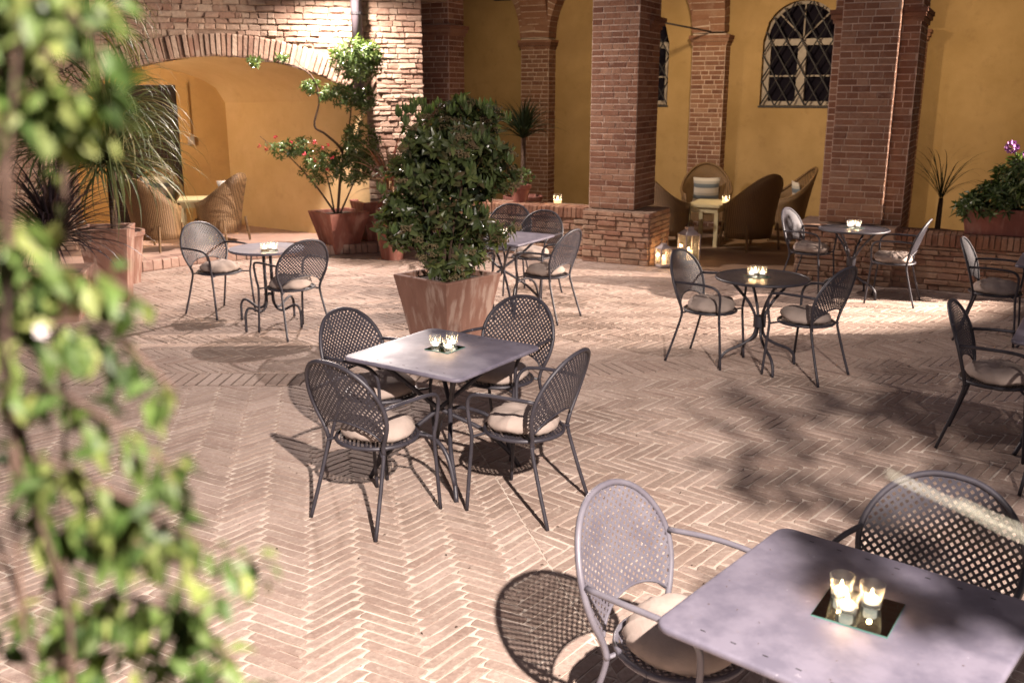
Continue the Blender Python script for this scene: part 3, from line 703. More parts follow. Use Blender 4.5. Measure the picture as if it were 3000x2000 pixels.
# ---------------------------------------------------------------- chair
OUT = [(0,.905),(.07,.899),(.14,.874),(.20,.828),(.243,.765),(.265,.70),(.268,.64),(.255,.575),(.230,.515),(.208,.465),(.202,.42)]
def back_y(x, z): return -.165-.155*((z-.42)/.485)+.55*x*x*min(1, (z-.30)/.2)
def owidth(z):
    if z >= .905: return 0
    for (x0, z0), (x1, z1) in zip(OUT[:-1], OUT[1:]):
        if z1 <= z <= z0: return x0+(x1-x0)*(z0-z)/(z0-z1) if z0 > z1 else x0
    return .2
def zlow(x): return .475+.088*sqrt(max(0, 1-(x/.205)**2))
def make_chair():
    o = empty('metal_armchair')
    outline = bez([(x, 0, z) for x, z in OUT], 3)
    rim = [(-p.x, back_y(p.x, p.z), p.z) for p in reversed(outline)]+[(p.x, back_y(p.x, p.z), p.z) for p in outline[1:]]
    MB().tube(rim, .0115, 8, caps=True).build('back_frame', M['metal'], o, smooth=True)
    def cl(x, z):
        w = owidth(z)-.004
        x = max(-w, min(w, x)) if w > 0 else 0
        z = max(zlow(x), min(.90, z)); return x, z
    mb = lattice(lambda x, z: abs(x) < owidth(z)-.002 and zlow(x)-.002 < z < .90, .0215, .54, cl, (-.9,.9,-.9,.9), .002, lambda x, z, t: (x, back_y(x, z)+t, z))
    mb.build('backrest', M['metal'], o)
    lowp = [(-.2+.4*i/14, back_y(-.2+.4*i/14, zlow(-.2+.4*i/14)), zlow(-.2+.4*i/14)) for i in range(15)]
    MB().tube(lowp, .0055, 6).build('back_rail', M['metal'], o, smooth=True)
    def cs(x, y):
        r = hypot(x, y); k = min(1, .208/r) if r > 0 else 1; return x*k, y*k
    lattice(lambda x, y: hypot(x, y) < .203, .0215, .54, cs, (-.25,.25,-.25,.25), .002, lambda x, y, t: (x, y+.005, .428+.010*(hypot(x, y)/.21)**2+t)).build('seat', M['metal'], o)
    MB().tube([(.214*cos(2*pi*i/32), .214*sin(2*pi*i/32)+.005, .436) for i in range(33)], .011, 8, caps=False).build('seat_ring', M['metal'], o, smooth=True)
    for s in (-1, 1):
        MB().tube(bez([(s*.202, back_y(.202,.42), .43), (s*.206, -.135-.03, .36), (s*.222, -.215, .18), (s*.24, -.27, .0)], 4), .0105, 8).build('leg', M['metal'], o, smooth=True)
        MB().tube(bez([(s*.264,-.198,.684),(s*.283,-.05,.690),(s*.285,.09,.686),(s*.278,.165,.667),(s*.262,.198,.61),(s*.248,.195,.50),(s*.236,.19,.42),(s*.236,.205,.25),(s*.24,.225,0)], 4), .0105, 8).build('leg', M['metal'], o, smooth=True)
        MB().tube([(s*.203, -.165, .415), (s*.16, -.135, .428)], .008, 6).build('bracket', M['metal'], o)
        MB().tube([(s*.238, .19, .425), (s*.15, .15, .43)], .008, 6).build('bracket', M['metal'], o)
    return o
def make_cushion():
    rc = random.Random(5); rings = []; n = 40; prof = [(.0,.076),(.05,.082),(.10,.080),(.145,.066),(.175,.043),(.192,.014),(.193,-.006),(.178,-.026),(.14,-.036),(.0,-.037)]
    mb = MB(); rows = []
    for (r, z) in prof:
        row = []
        for k in range(n+1):
            t = 2*pi*k/n; wr = .006*sin(t*19)+.004*sin(t*31+1); e = max(0, (r-.09)/.1); row.append(((r+wr*e*.6)*cos(t), (r+wr*e*.6)*sin(t), (z+wr*e*1.1)*.86+.006*sin(t*3+1)*min(1, r/.1)+(.012*mnoise.noise(Vector((r*cos(t)*13, r*sin(t)*13, z*5)))+.006*mnoise.noise(Vector((r*cos(t)*34, r*sin(t)*34, 2.0))) if z > 0 else 0)))
        rows.append(row)
    mb.grid(rows); return mb.mesh('seat_cushion', M['cushion'], True)
chair0 = make_chair(); cush_me = make_cushion()
index_kids(chair0)
CH = [ # x, y, facing deg, label of chair, group, label of cushion (or None), extra
 (-.715,4.72,53,'dark metal armchair seen from behind, front left of the central square table','beige round cushion on the armchair front left at the central table'),
 (.07,4.83,150,'dark metal armchair turned left, front right of the central square table','beige round cushion on the armchair front right at the central table'),
 (-.79,5.47,-32,'dark metal armchair with open lattice back, behind the left corner of the central table','shadowed beige cushion left behind the central square table'),
 (-.08,5.76,236,'dark metal armchair facing the viewer behind the central table, near the big planter','shadowed beige cushion under the back right side of the central table'),
 (1.65,7.73,-36,'dark metal armchair left of the near round table on the right side of the court','beige cushion on the armchair left of the near round table'),
 (2.33,7.30,134,'dark metal armchair right of the near round table, its back leaning right','beige cushion on the armchair right of the near round table'),
 (3.38,10.68,-38,'dark metal armchair left of the far round table by the entrance pier','beige cushion on the armchair left of the far round table'),
 (4.08,10.02,150,'dark metal armchair right of the far round table, before the low stone wall','beige cushion on the armchair right of the far round table'),
 (-2.965,9.47,-35,'dark metal armchair left of the left round table, nearest to the kerb','pale round cushion on the armchair left of the left round table'),
 (-2.05,8.67,135,'dark metal armchair right of the left round table, seen from behind','beige cushion on the armchair right of the left round table'),
 (.34,9.28,148,'dark metal armchair at the near right side of the back square table','beige cushion on the armchair near right at the back square table'),
 (.22,10.38,240,'dark metal armchair behind the back square table, before the candle wall','white looking cushion on the armchair behind the back square table'),
 (-.10,11.0,250,'dark metal armchair standing farthest back, mostly hidden by the potted bush',None),
 (-.50,9.12,60,'dark metal armchair at the back square table, hidden behind the potted bush',None),
 (4.37,8.43,-32,'dark metal armchair at the right picture edge, the farther one','striped light cushion on the farther armchair at the right edge'),
 (3.05,5.72,-33,'dark metal armchair at the right picture edge, the nearer one','pale cushion on the nearer armchair at the right edge'),
 (3.19,5.02,57,'dark metal armchair at the right edge with only its feet in view',None),
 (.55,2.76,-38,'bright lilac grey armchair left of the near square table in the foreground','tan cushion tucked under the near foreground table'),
 (1.33,2.80,231,'dark lattice back armchair behind the near foreground table at the lower right',None),
]
for i, (x, y, a, lb, cl) in enumerate(CH):
    c = chair0 if i == 0 else copy_tree(chair0); c.location = (x, y, .005); c.rotation_euler = (0, 0, radians(a)-pi/2)
    tag(c, lb, 'chair', 'metal armchairs in the courtyard')
    if cl:
        q = put('seat_cushion', cush_me, None, (x+.012*cos(radians(a)), y+.012*sin(radians(a)), .005+.472), (radians(R(-3,3)), radians(R(-3,3)), R(0,6))); tag(q, cl, 'cushion', 'round seat cushions')

# ---------------------------------------------------------------- tables
def rsq(h, r, z, n=5):
    P = []
    for (sx, sy, a0) in ((1,1,0),(-1,1,90),(-1,-1,180),(1,-1,270)):
        for k in range(n+1):
            a = radians(a0+90*k/n); P.append((sx*(h-r)+r*cos(a), sy*(h-r)+r*sin(a), z))
    return P
def make_square_table():
    o = empty('square_table'); h = .412
    t = MB().loft([rsq(h-.004,.05,.722), rsq(h,.052,.727), rsq(h,.052,.738), rsq(h-.003,.05,.743), rsq(h-.010,.045,.745)]); t.build('tabletop', M['tabletop'], o); autosm(o_last(), 50)
    for k in range(4):
        sx, sy = ((1,1),(-1,1),(-1,-1),(1,-1))[k]; off = .022*(1 if k % 2 else -1)
        MB().tube(bez([(-sx*.27+off, -sy*.27, .722), (-sx*.14+off, -sy*.14, .56), (off, off, .40), (sx*.16, sy*.16, .25), (sx*.27, sy*.27, .10), (sx*.315, sy*.315, 0)], 4), .0135, 8).build('leg', M['metal'], o, smooth=True)
    for s in (1, -1):
        MB().tube(bez([(-.285, s*.285, .07), (-.22, s*.27, .24), (-.10, s*.25, .315), (.10, s*.25, .315), (.22, s*.27, .24), (.285, s*.285, .07)], 4), .0125, 8).build('stretcher', M['metal'], o, smooth=True)
    # drain slots
    for k in range(7):
        for s in (1, -1):
            MB().box(-.28+k*.093-.008, -.28+k*.093+.008, s*.355-.002, s*.355+.002, .7452, .7458).build('slot', M['iron'], o)
    return o
def o_last(): return list(COL.objects)[-1]
sq0 = make_square_table(); index_kids(sq0)
SQ = [(-.394,5.27,.199-pi/4,'dark square metal table in the middle with two lit glasses on a mirror plate'),
      (.972,2.42,-.714,'large looking lilac square metal table in the lower right foreground'),
      (-.10,9.75,radians(60),'grey square metal table behind the big potted bush'),
      (4.90,8.21,radians(58),'square table corner at the right picture edge, the farther one'),
      (3.56,5.63,radians(57),'square table corner at the right picture edge, the nearer one')]
for i, (x, y, a, lb) in enumerate(SQ):
    c = sq0 if i == 0 else copy_tree(sq0); c.location = (x, y, .005); c.rotation_euler = (0,0,a); tag(c, lb, 'table', 'square metal tables')
# round table with four bent tubes and a plain top
rt = empty('round_table', (-2.35,9.01,.005), radians(20)); tag(rt, 'small round plain-topped metal table on the left of the court', 'table', 'round metal tables')
MB().lathe([(0,.722),(.345,.722),(.352,.728),(.354,.740),(.348,.747),(.335,.745),(0,.745)], 48).build('tabletop', M['tabletop'], rt, smooth=False); autosm(o_last(), 35)
for k in range(4):
    a = pi/4+k*pi/2; d = lambda r, z: (r*cos(a), r*sin(a), z)
    MB().tube(bez([d(.045,.72), d(.045,.50), d(.045,.26), d(.075,.175), d(.15,.15), d(.25,.20), d(.315,.215), d(.355,.17), d(.362,.09), d(.362,0)], 4), .0125, 8).build('leg', M['metal'], rt, smooth=True)
MB().tube([(.045,0,.30),(0,.045,.30),(-.045,0,.30),(0,-.045,.30),(.045,0,.30)], .008, 6).build('collar', M['metal'], rt)
def make_round():
    o = empty('round_table'); r0 = .366
    def cs(x, y):
        r = hypot(x, y); k = min(1, (r0-.006)/r) if r > 0 else 1; return x*k, y*k
    lattice(lambda x, y: hypot(x, y) < r0-.008, .0235, .50, cs, (-.4,.4,-.4,.4), .002, lambda x, y, t: (x, y, .741+t)).build('tabletop', M['metal'], o)
    MB().tube([(r0*cos(2*pi*i/48), r0*sin(2*pi*i/48), .738) for i in range(49)], .011, 8, caps=False).build('rim', M['metal'], o, smooth=True)
    MB().tube([(.25*cos(2*pi*i/32), .25*sin(2*pi*i/32), .732) for i in range(33)], .006, 6, caps=False).build('support_ring', M['metal'], o)
    for k in range(4):
        a = k*pi/2; d = lambda r, z: (r*cos(a), r*sin(a), z)
        MB().tube(bez([d(.27,.732), d(.20,.655), d(.10,.54), d(.038,.42), d(.028,.34), d(.05,.255), d(.14,.19), d(.26,.14), d(.315,.08), d(.325,0)], 4), .0125, 8).build('leg', M['metal'], o, smooth=True)
    MB().lathe([(.0,.335),(.05,.335),(.05,.425),(0,.425)], 14).build('collar', M['metal'], o)
    return o
rd0 = make_round(); index_kids(rd0)
for i, (x, y, a, lb) in enumerate([(2.02,7.53,radians(8),'round perforated metal table between two armchairs, right of the centre'), (3.74,10.35,radians(40),'round perforated metal table farthest back by the entrance pier')]):
    c = rd0 if i == 0 else copy_tree(rd0); c.location = (x, y, .005); c.rotation_euler = (0,0,a); tag(c, lb, 'table', 'round metal tables')

# ---------------------------------------------------------------- candles
def make_votive():
    o = empty('tealight_glass'); h, r0, r1 = .072, .026, .036
    MB().lathe([(0,.001),(r0,.001),(r0+.002,.006),(r1,h-.001),(r1-.0012,h),(r1-.0024,h-.001),(r0-.001,.012),(0,.012)], 28).build('glass', M['glass'], o, smooth=True)
    MB().lathe([(0,.013),(.019,.013),(.019,.030),(.0175,.030),(.0175,.027)], 18).build('cup', M['waxlit'], o)
    MB().lathe([(.0175,.0265),(0,.0265)], 18).build('wax', M['waxlit'], o)
    MB().lathe([(0,.030),(.0035,.035),(.0042,.041),(.0022,.050),(0,.058)], 10).build('flame', M['flame'], o, smooth=True)
    return o
vt0 = make_votive(); index_kids(vt0)
first = [True]
def votive(x, y, z, lb, s=1.0, group='tealight glasses on the tables'):
    c = vt0 if first[0] else copy_tree(vt0); first[0] = False; c.location = (x, y, z); c.scale = (s, s, s); c.rotation_euler = (0,0,R(0,6)); tag(c, lb, 'candle', group)
    d = bpy.data.lights.new('candle_light', 'POINT'); d.energy = 1.0; d.color = (1,.6,.28); d.shadow_soft_size = .006; l = bpy.data.objects.new('candle_light', d); COL.objects.link(l); l.location = (x, y, z+.048*s); 
def plate(x, y, a, s, lb):
    o = empty('mirror_plate', (x, y, .7508), a, label=lb, cat='plate', group='square mirror plates under the candles')
    MB().box(-s, s, -s, s, 0, .0035).build('glass_body', M['plate_edge'], o); MB().box(-s+.001, s-.001, -s+.001, s-.001, .0036, .0044).build('mirror_face', M['plate'], o)
plate(-.39,5.32,.199-pi/4+.02,.085,'small mirror plate in the middle of the central square table')
votive(-.445,5.325,.756,'left tealight glass on the central square table'); votive(-.365,5.27,.756,'right tealight glass on the central square table, its flame bright'); votive(-.35,5.37,.756,'rear tealight glass on the central square table')
plate(.995,2.44,-.60,.105,'mirror plate with a green edge on the near foreground table')
votive(.965,2.505,.756,'back left tealight glass on the near foreground table'); votive(.955,2.425,.756,'front tealight glass on the near foreground table'); votive(1.035,2.455,.756,'right tealight glass on the near foreground table, flame showing')
for (x, y, where) in ((-2.28,8.85,'the left round table'), (-.13,9.8,'the back square table'), (1.98,7.56,'the near right round table'), (3.76,10.42,'the far round table')):
    plate(x, y, .3, .075, 'small mirror plate on '+where)
    for k, nm in enumerate(('left', 'right', 'rear')):
        votive(x+(-.045,.045,.0)[k], y+(-.01,0,.06)[k], .756, nm+' tealight glass on '+where)
def jar(x, y, z, lb, s=1.6):
    o = empty('candle_jar', (x, y, z), 0, label=lb, cat='candle'); h = .078*s
    MB().lathe([(0,.001),(.036*s,.001),(.036*s,h),(.0345*s,h),(.0345*s,.004),(0,.004)], 22).build('glass', M['glass'], o, smooth=True)
    MB().lathe([(0,.005),(.032*s,.005),(.032*s,.03*s),(0,.03*s)], 18).build('wax', M['glow'], o); MB().lathe([(0,.03*s),(.005,.04*s),(.004,.05*s),(0,.062*s)], 8).build('flame', M['flame'], o)
    d = bpy.data.lights.new('candle_light', 'POINT'); d.energy = 2.5; d.color = (1,.6,.28); d.shadow_soft_size = .01; l = bpy.data.objects.new('candle_light', d); COL.objects.link(l); l.location = (x, y, z+.05*s)
p = A(-.99,.32); jar(p[0], p[1], .705, 'glowing glass candle jar on the low wall left of the lantern pier')
# lanterns
def lantern(x, y, w, h, lb):
    o = empty('lantern', (x, y, .02), .35, label=lb, cat='lantern', group='metal lanterns at the entrance pier'); a = w/2
    MB().box(-a,a,-a,a,0,.03).build('base', M['lantern'], o)
    for sx in (-1,1):
        for sy in (-1,1): MB().box(sx*a-.008,sx*a+.008,sy*a-.008,sy*a+.008,.03,h*.72).build('post', M['lantern'], o)
    for k in range(4):
        m = MB().box(-a+.008,a-.008,-a-.002,-a+.001,.03,h*.72).build('pane', M['glass'], o); m.rotation_euler = (0,0,k*pi/2)
    MB().box(-a-.012,a+.012,-a-.012,a+.012,h*.72,h*.745).build('cornice', M['lantern'], o)
    MB().loft([[(-a,-a,h*.745),(a,-a,h*.745),(a,a,h*.745),(-a,a,h*.745)],[(-a*.5,-a*.5,h*.85),(a*.5,-a*.5,h*.85),(a*.5,a*.5,h*.85),(-a*.5,a*.5,h*.85)]]).build('roof', M['lantern'], o)
    MB().box(-a*.42,a*.42,-a*.42,a*.42,h*.85,h*.93).build('vent', M['lantern'], o)
    MB().tube([(0.05*cos(pi*i/8)*w/.17,0,h*.93+.05*sin(pi*i/8)) for i in range(9)], .004, 5).build('handle', M['iron'], o)
    MB().lathe([(0,.03),(a*.52,.03),(a*.52,h*.30),(0,h*.30)], 18).build('candle', M['glow'], o); MB().lathe([(0,h*.31),(.007,h*.31+.012),(.006,h*.31+.025),(0,h*.31+.045)], 8).build('flame', M['flame'], o)
    d = bpy.data.lights.new('candle_light', 'POINT'); d.energy = 4; d.color = (1,.6,.28); d.shadow_soft_size = .02; l = bpy.data.objects.new('candle_light', d); COL.objects.link(l); l.location = (x, y, .02+h*.31+.03)
lantern(1.95,12.10,.145,.32,'small grey metal lantern with a bright candle at the foot of the plinth'); lantern(2.33,12.42,.205,.50,'taller grey metal lantern standing in the entrance behind the small one')

# ---------------------------------------------------------------- pots and plants
def sqpot(x, y, rz, w, wb, h, lb, mt='terra', z=0.0, name='terracotta_planter', group=None, soil=.05, L=None):
    o = empty(name, (x, y, z), rz, label=lb, cat='planter', group=group); a, b = w/2, wb/2; la, lb_ = (L/2 if L else a), ((L-.1)/2 if L else b)
    def sq(p, q, z): return [(-p,-q,z),(p,-q,z),(p,q,z),(-p,q,z)]
    m = MB().loft([sq(lb_,b,0), sq(lb_+(la-lb_)*.5, b+(a-b)*.46, h*.5), sq(la,a,h-.03), sq(la+.006,a+.006,h-.006), sq(la,a,h), sq(la-.042,a-.042,h), sq(la-.046,a-.046,h-soil)], caps=True)
    ob = m.build('pot', M[mt], o); bv = ob.modifiers.new('bevel', 'BEVEL'); bv.width = .012; bv.segments = 3; bv.limit_method = 'ANGLE'
    MB().add(sq(la-.032,a-.032,h-soil+.004), [(0,1,2,3)]).build('soil', M['soil'], o); return o
def rpot(x, y, r0, r1, h, lb, mt='terra', z=0.0):
    o = empty('terracotta_pot', (x, y, z), 0, label=lb, cat='planter')
    MB().lathe([(0,0),(r0,0),(r0+(r1-r0)*.55,h*.5),(r1,h-.06),(r1+.02,h-.05),(r1+.022,h),(r1-.012,h),(r1-.02,h-.05)], 32).build('pot', M[mt], o); autosm(o_last(), 35)
    MB().lathe([(r1-.012,h-.045),(0,h-.045)], 24).build('soil', M['soil'], o); return o
def leafquad(mb, p, d, up, L, W, fold=.25, curl=.15):
    d = d.normalized(); s = d.cross(up)
    if s.length < 1e-4: s = d.orthogonal()
    s.normalize(); n = s.cross(d).normalized()
    a = p; m1 = p+d*L*.45+n*L*.04; tip = p+d*L-n*L*curl
    l = m1+s*W/2+n*W*fold; r = m1-s*W/2+n*W*fold; q1 = p+d*L*.8-n*L*curl*.5
    ql = q1+s*W*.28+n*W*fold*.4; qr = q1-s*W*.28+n*W*fold*.4
    mb.add([a, l, m1, r, ql, q1, qr, tip], [(0,2,1),(0,3,2),(1,2,5,4),(2,3,6,5),(4,5,7),(5,6,7)])
def rv(): 
    z = R(-1,1); t = R(0,2*pi); r = sqrt(1-z*z); return Vector((r*cos(t), r*sin(t), z))
def crown(clumps, n, L, W, up=.35):
    mb = MB()
    for (c, rad, wgt) in clumps:
        for _ in range(int(n*wgt)):
            d = rv(); rr = (R(.35,1))**.5; p = Vector(c)+Vector((d.x*rad[0], d.y*rad[1], d.z*rad[2]))*rr*R(.8,1.05)
            dd = (d*.7+rv()*.7+Vector((0,0,up))).normalized(); l = L*R(.6,1.25); leafquad(mb, p, dd, rv()+Vector((0,0,.8)), l, W*l/L*R(.8,1.1), R(.05,.35), R(0,.25))
    return mb
from mathutils import noise as mnoise
def rosettes(clumps, n, k, L, W, up=.3, st=None, cut=-9, fr=5.0):
    """leaf whorls on twig ends, as on laurustinus and rhododendron"""
    mb = MB(); pts = []
    for (c, rad, wgt) in clumps:
        for _ in range(int(n*wgt)):
            d = rv(); rr = R(.25,1)**.45; p = Vector(c)+Vector((d.x*rad[0], d.y*rad[1], d.z*rad[2]))*rr*R(.86,1.08)
            if mnoise.noise(p*fr+Vector((3.1,7.7,1.3))) < cut: continue
            ax = (d+rv()*.5+Vector((0,0,up))).normalized(); s0 = ax.orthogonal().normalized(); s1 = ax.cross(s0); t0 = R(0,6); pts.append((p, ax))
            for q in range(k):
                t = t0+2*pi*q/k+R(-.3,.3); dd = (s0*cos(t)+s1*sin(t))*R(.7,1.1)+ax*R(.1,.9); l = L*R(.65,1.2); leafquad(mb, p-ax*R(0,.05), dd, ax, l, W*l/L, R(.1,.3), R(0,.3))
    return mb, pts
# centre bush
BX, BY = -.55, 7.95
sqpot(BX, BY, radians(45+3), .64, .42, .70, 'large tapered terracotta planter holding the round bush in the centre')
bush = empty('potted_bush', (BX+.02, BY, .66), 0, label='big round evergreen bush with brownish flower buds in the central planter', cat='bush')
cl = [((.02,0,.80),(.50,.50,.50),.8), ((.12,0,1.12),(.44,.42,.30),.42), ((-.22,-.05,1.12),(.24,.24,.22),.14), ((.42,-.05,1.16),(.20,.22,.20),.12), ((-.40,-.05,.50),(.26,.28,.26),.22), ((-.30,-.1,.80),(.34,.34,.26),.2), ((.36,.0,.55),(.26,.32,.34),.22), ((.02,-.05,.22),(.32,.30,.24),.3), ((-.55,0,.46),(.13,.15,.10),.05), ((.50,-.1,.85),(.16,.16,.14),.06), ((.1,0,1.40),(.14,.16,.10),.05), ((.34,0,1.36),(.10,.1,.1),.04)]
mb, pts = rosettes([((c[0]*.92,c[1]*.92,c[2]),(r[0]*.92,r[1]*.92,r[2]),w) for c,r,w in cl], 420, 7, .10, .042, cut=-.10, fr=5.5); o = mb.build('foliage', M['leaf_bush'], bush); o['kind'] = 'stuff'
mb = MB()
for k in range(34):
    a = R(0,2*pi); rr_ = R(.1,.5); p = Vector((rr_*cos(a)+.1, rr_*sin(a), 1.38-.5*rr_*rr_+R(-.03,.08))) if k < 22 else Vector((R(-.6,.6), -.35, R(.2,1.2)))
    for q in range(7): t = 2*pi*q/7; leafquad(mb, p, Vector((cos(t)*.45, sin(t)*.45, R(.7,1.2))), Vector((cos(t),sin(t),0)), R(.08,.13), .036, .2, .1)
o = mb.build('young_shoots', M['leaf_rhodo'], bush); o['kind'] = 'stuff'
mb = MB()
for (p, ax) in pts:
    if random.random() < .34 and p.length > .2 and (p-Vector((0,0,.75))).length > .45:
        for _ in range(46):
            q = p+ax*.03+Vector((R(-.045,.045),R(-.045,.045),R(-.012,.03))); e = .0075
            mb.add([q+Vector((e,0,0)),q+Vector((0,e,0)),q+Vector((-e,0,0)),q+Vector((0,-e,0)),q+Vector((0,0,e)),q+Vector((0,0,-e))], [(0,1,4),(1,2,4),(2,3,4),(3,0,4),(1,0,5),(2,1,5),(3,2,5),(0,3,5)])
o = mb.build('flower_buds', M['leaf_bud'], bush); o['kind'] = 'stuff'
for k in range(9):
    t = k*.7; MB().tube(bez([(.05*cos(t),.05*sin(t),0),(.12*cos(t),.12*sin(t),.3),(.32*cos(t+.3),.32*sin(t+.3),R(.6,.95))], 4), [.014]*4+[.009]*4+[.006], 6).build('branch', M['bark'], bush)
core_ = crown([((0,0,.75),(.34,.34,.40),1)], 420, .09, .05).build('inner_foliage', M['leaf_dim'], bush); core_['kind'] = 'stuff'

# alcove side: planters and small tree with red flowers
sqpot(-2.42,13.28,radians(40),.62,.36,.58,'tapered terracotta planter with the red flowering tree beside the alcove', 'terra_dark', .01)
sqpot(-1.98,13.62,radians(30),.52,.34,.56,'dark terracotta planter in shade behind the flowering tree planter', 'terra_dark', .14)
rpot(-1.62,12.75,.15,.22,.50,'round terracotta pot half hidden behind the central bush', 'terra_dark', .0)
tree = empty('potted_tree', (-2.42,13.1,.55), 0, label='tall thin potted tree with red flowers and leaf tufts lit white near the wall lamp', cat='tree')
T = lambda x, z, y=0: Vector((x+2.42, y, z-.55))
def branch(pts, r0, r1, par, n=5):
    P = bez(pts, n); MB().tube(P, [r0+(r1-r0)*i/(len(P)-1) for i in range(len(P))], 7).build('branch', M['bark'], par, smooth=True)
branch([T(-2.40,.58),T(-2.36,1.0,.05),T(-2.30,1.40,0),T(-2.50,1.64,-.05),T(-2.64,1.76,-.1),T(-2.56,2.10,-.1),T(-2.66,2.42,-.12),T(-3.0,2.56,-.15),T(-3.36,2.58,-.2)], .022, .006, tree)
branch([T(-2.3,1.4),T(-2.2,1.8,.1),T(-2.15,2.2,.1),T(-2.05,2.6,0)], .012, .006, tree)
branch([T(-2.42,.55),T(-2.62,.9,-.1),T(-2.86,1.2,-.1),T(-3.1,1.45,-.1)], .016, .006, tree); branch([T(-2.44,.55),T(-2.52,.95,.1),T(-2.6,1.3,.1)], .014, .006, tree); branch([T(-2.38,.55),T(-2.2,.95,.1),T(-2.0,1.35,0)], .014, .006, tree); branch([T(-3.1,1.45,-.1),T(-3.25,1.52,-.1),T(-3.38,1.62,-.1)], .006, .004, tree); branch([T(-2.66,2.42,-.12),T(-2.75,2.5,-.12),T(-2.85,2.62,-.15)], .006, .004, tree)
cl = [(T(-2.05,2.60,-.15),(.36,.30,.28),1.9), (T(-1.85,2.66,-.15),(.16,.18,.2),.5), (T(-2.25,2.15,-.1),(.34,.2,.17),.9), (T(-1.95,2.1,-.1),(.16,.2,.18),.5), (T(-2.65,2.28,-.1),(.16,.12,.10),.25), (T(-3.36,2.58,-.2),(.10,.10,.08),.12), (T(-3.0,2.62,-.15),(.09,.10,.06),.12), (T(-2.05,1.5,0),(.30,.3,.42),1.5), (T(-2.2,1.2,0),(.35,.3,.3),.9), (T(-2.6,1.25,-.05),(.32,.26,.26),.8), (T(-3.05,1.45,-.1),(.26,.16,.12),.35), (T(-2.85,1.5,-.1),(.2,.16,.14),.25)]
mb, _p = rosettes(cl, 125, 7, .08, .024, .5); o = mb.build('foliage', M['leaf_tree'], tree); o['kind'] = 'stuff'
for (x, z) in ((-3.12,1.62),(-3.25,1.47),(-2.92,1.56),(-2.6,1.55),(-2.5,1.48),(-2.42,1.52),(-2.38,1.36),(-2.62,1.32),(-2.75,1.40),(-2.45,1.2),(-3.34,1.5)):
    f = MB(); c = T(x, z, -.32)
    for q in range(12): leafquad(f, c+rv()*.01, rv(), rv(), .032, .02)
    f.build('flower', M['red'], tree)
def blades(name, x, y, z, n, L, W, lb, mt, cat='plant', droop=1.0, spread=(.2,1.25), seed=1, trunk=None, part='leaf', nv=7):
    rr = random.Random(seed); o = empty(name, (x, y, z), 0, label=lb, cat=cat); mes = []
    for q in range(nv):
        el = spread[0]+(spread[1]-spread[0])*q/(nv-1); P = Vector((.02,0,0)); ang = pi/2-el; mb = MB(); rows = []; S = 9; dr = droop*rr.uniform(.7,1.2)
        for i in range(S+1):
            t = i/S; w = W*(.55+.9*t*(1-t)*2-.5*t)*(1-t**4)+.0012; rows.append([P+Vector((0,w/2,.15*w)), P+Vector((0,0,-.05*w)), P+Vector((0,-w/2,.15*w))]); a = ang-dr*1.5*t*t-.1*t; P = P+Vector((cos(a),0,sin(a)))*L/S
        mb.grid(rows); me = mb.mesh(part, M[mt], True); mes.append(me)
    for k in range(n):
        s = rr.uniform(.65,1.1); put(part, mes[rr.randrange(nv)], o, (0,0,rr.uniform(-.03,.05)), (rr.uniform(-.2,.2), rr.uniform(-.15,.15), rr.uniform(0,2*pi)), (s,s,s))
    if trunk: MB().tube([(0,0,-trunk),(0.01,.01,0)], [.04,.03], 8).build('trunk', M['bark'], o)
    return o
# red cordyline beside the bush
blades('red_cordyline', -1.62, 12.75, .95, 60, .75, .045, 'reddish spiky cordyline between the flowering tree and the bush', 'leaf_red', droop=.7, spread=(.1,1.3), seed=4, trunk=.5)
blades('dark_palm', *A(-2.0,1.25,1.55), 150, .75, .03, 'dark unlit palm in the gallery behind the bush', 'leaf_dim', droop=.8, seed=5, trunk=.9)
rpot(*A(-2.0,1.25)[:2], .2, .28, .66, 'dark pot of the palm standing in the gallery behind the low wall', 'terra_dark', .012)
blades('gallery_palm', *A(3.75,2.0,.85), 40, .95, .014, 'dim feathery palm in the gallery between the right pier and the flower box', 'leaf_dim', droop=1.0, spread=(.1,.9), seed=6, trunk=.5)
rpot(*A(3.75,2.0)[:2], .14, .19, .42, 'pot of the dim palm hidden behind the right low wall', 'terra_dark', .012)
# pot on low wall with light green plant
p = A(-1.55,.28); rpot(p[0], p[1], .10, .14, .24, 'small terracotta pot on the low wall at the edge of the bush', 'terra_dark', .705)
hp = empty('ivy_plant', (p[0], p[1], .93), 0, label='small pale green leafy plant in the pot on the low wall', cat='plant')
crown([((0,0,.10),(.19,.19,.15),1)], 170, .05, .045).build('foliage', M['leaf_tree'], hp)['kind'] = 'stuff'
# left plants
sqpot(-4.35,10.15,radians(12),.50,.34,.80,'tall terracotta planter of the drooping yucca on the left', 'terra', .0)
rpot(-4.62,11.1,.19,.27,.62,'terracotta pot standing behind the tall planter on the left', 'terra', .0)
sqpot(-4.52,9.25,radians(14),.62,.42,.50,'low terracotta planter at the far left below the dark spiky plant', 'terra', .0)
blades('yucca_head', -4.28, 10.1, 2.80, 150, 1.0, .034, 'uppermost drooping yucca head above the left planter', 'leaf_palm', droop=1.9, spread=(.5,1.7), seed=11, trunk=.9)
blades('yucca_head', -4.16, 10.0, 2.0, 230, 1.05, .032, 'middle yucca head with long hanging leaves before the dark door', 'leaf_palm', droop=1.7, spread=(.5,1.8), seed=12, trunk=.7)
blades('yucca_head', -4.2, 10.0, 1.50, 295, 1.2, .034, 'lowest and widest yucca head spreading over the tall planter', 'leaf_palm', droop=1.5, spread=(.4,1.8), seed=13, trunk=.7)
blades('yucca_head', -4.75, 10.1, 1.6, 260, 1.1, .034, 'yucca head farthest left behind the blurred vine', 'leaf_palm', droop=1.2, spread=(.2,1.6), seed=15, trunk=.7)
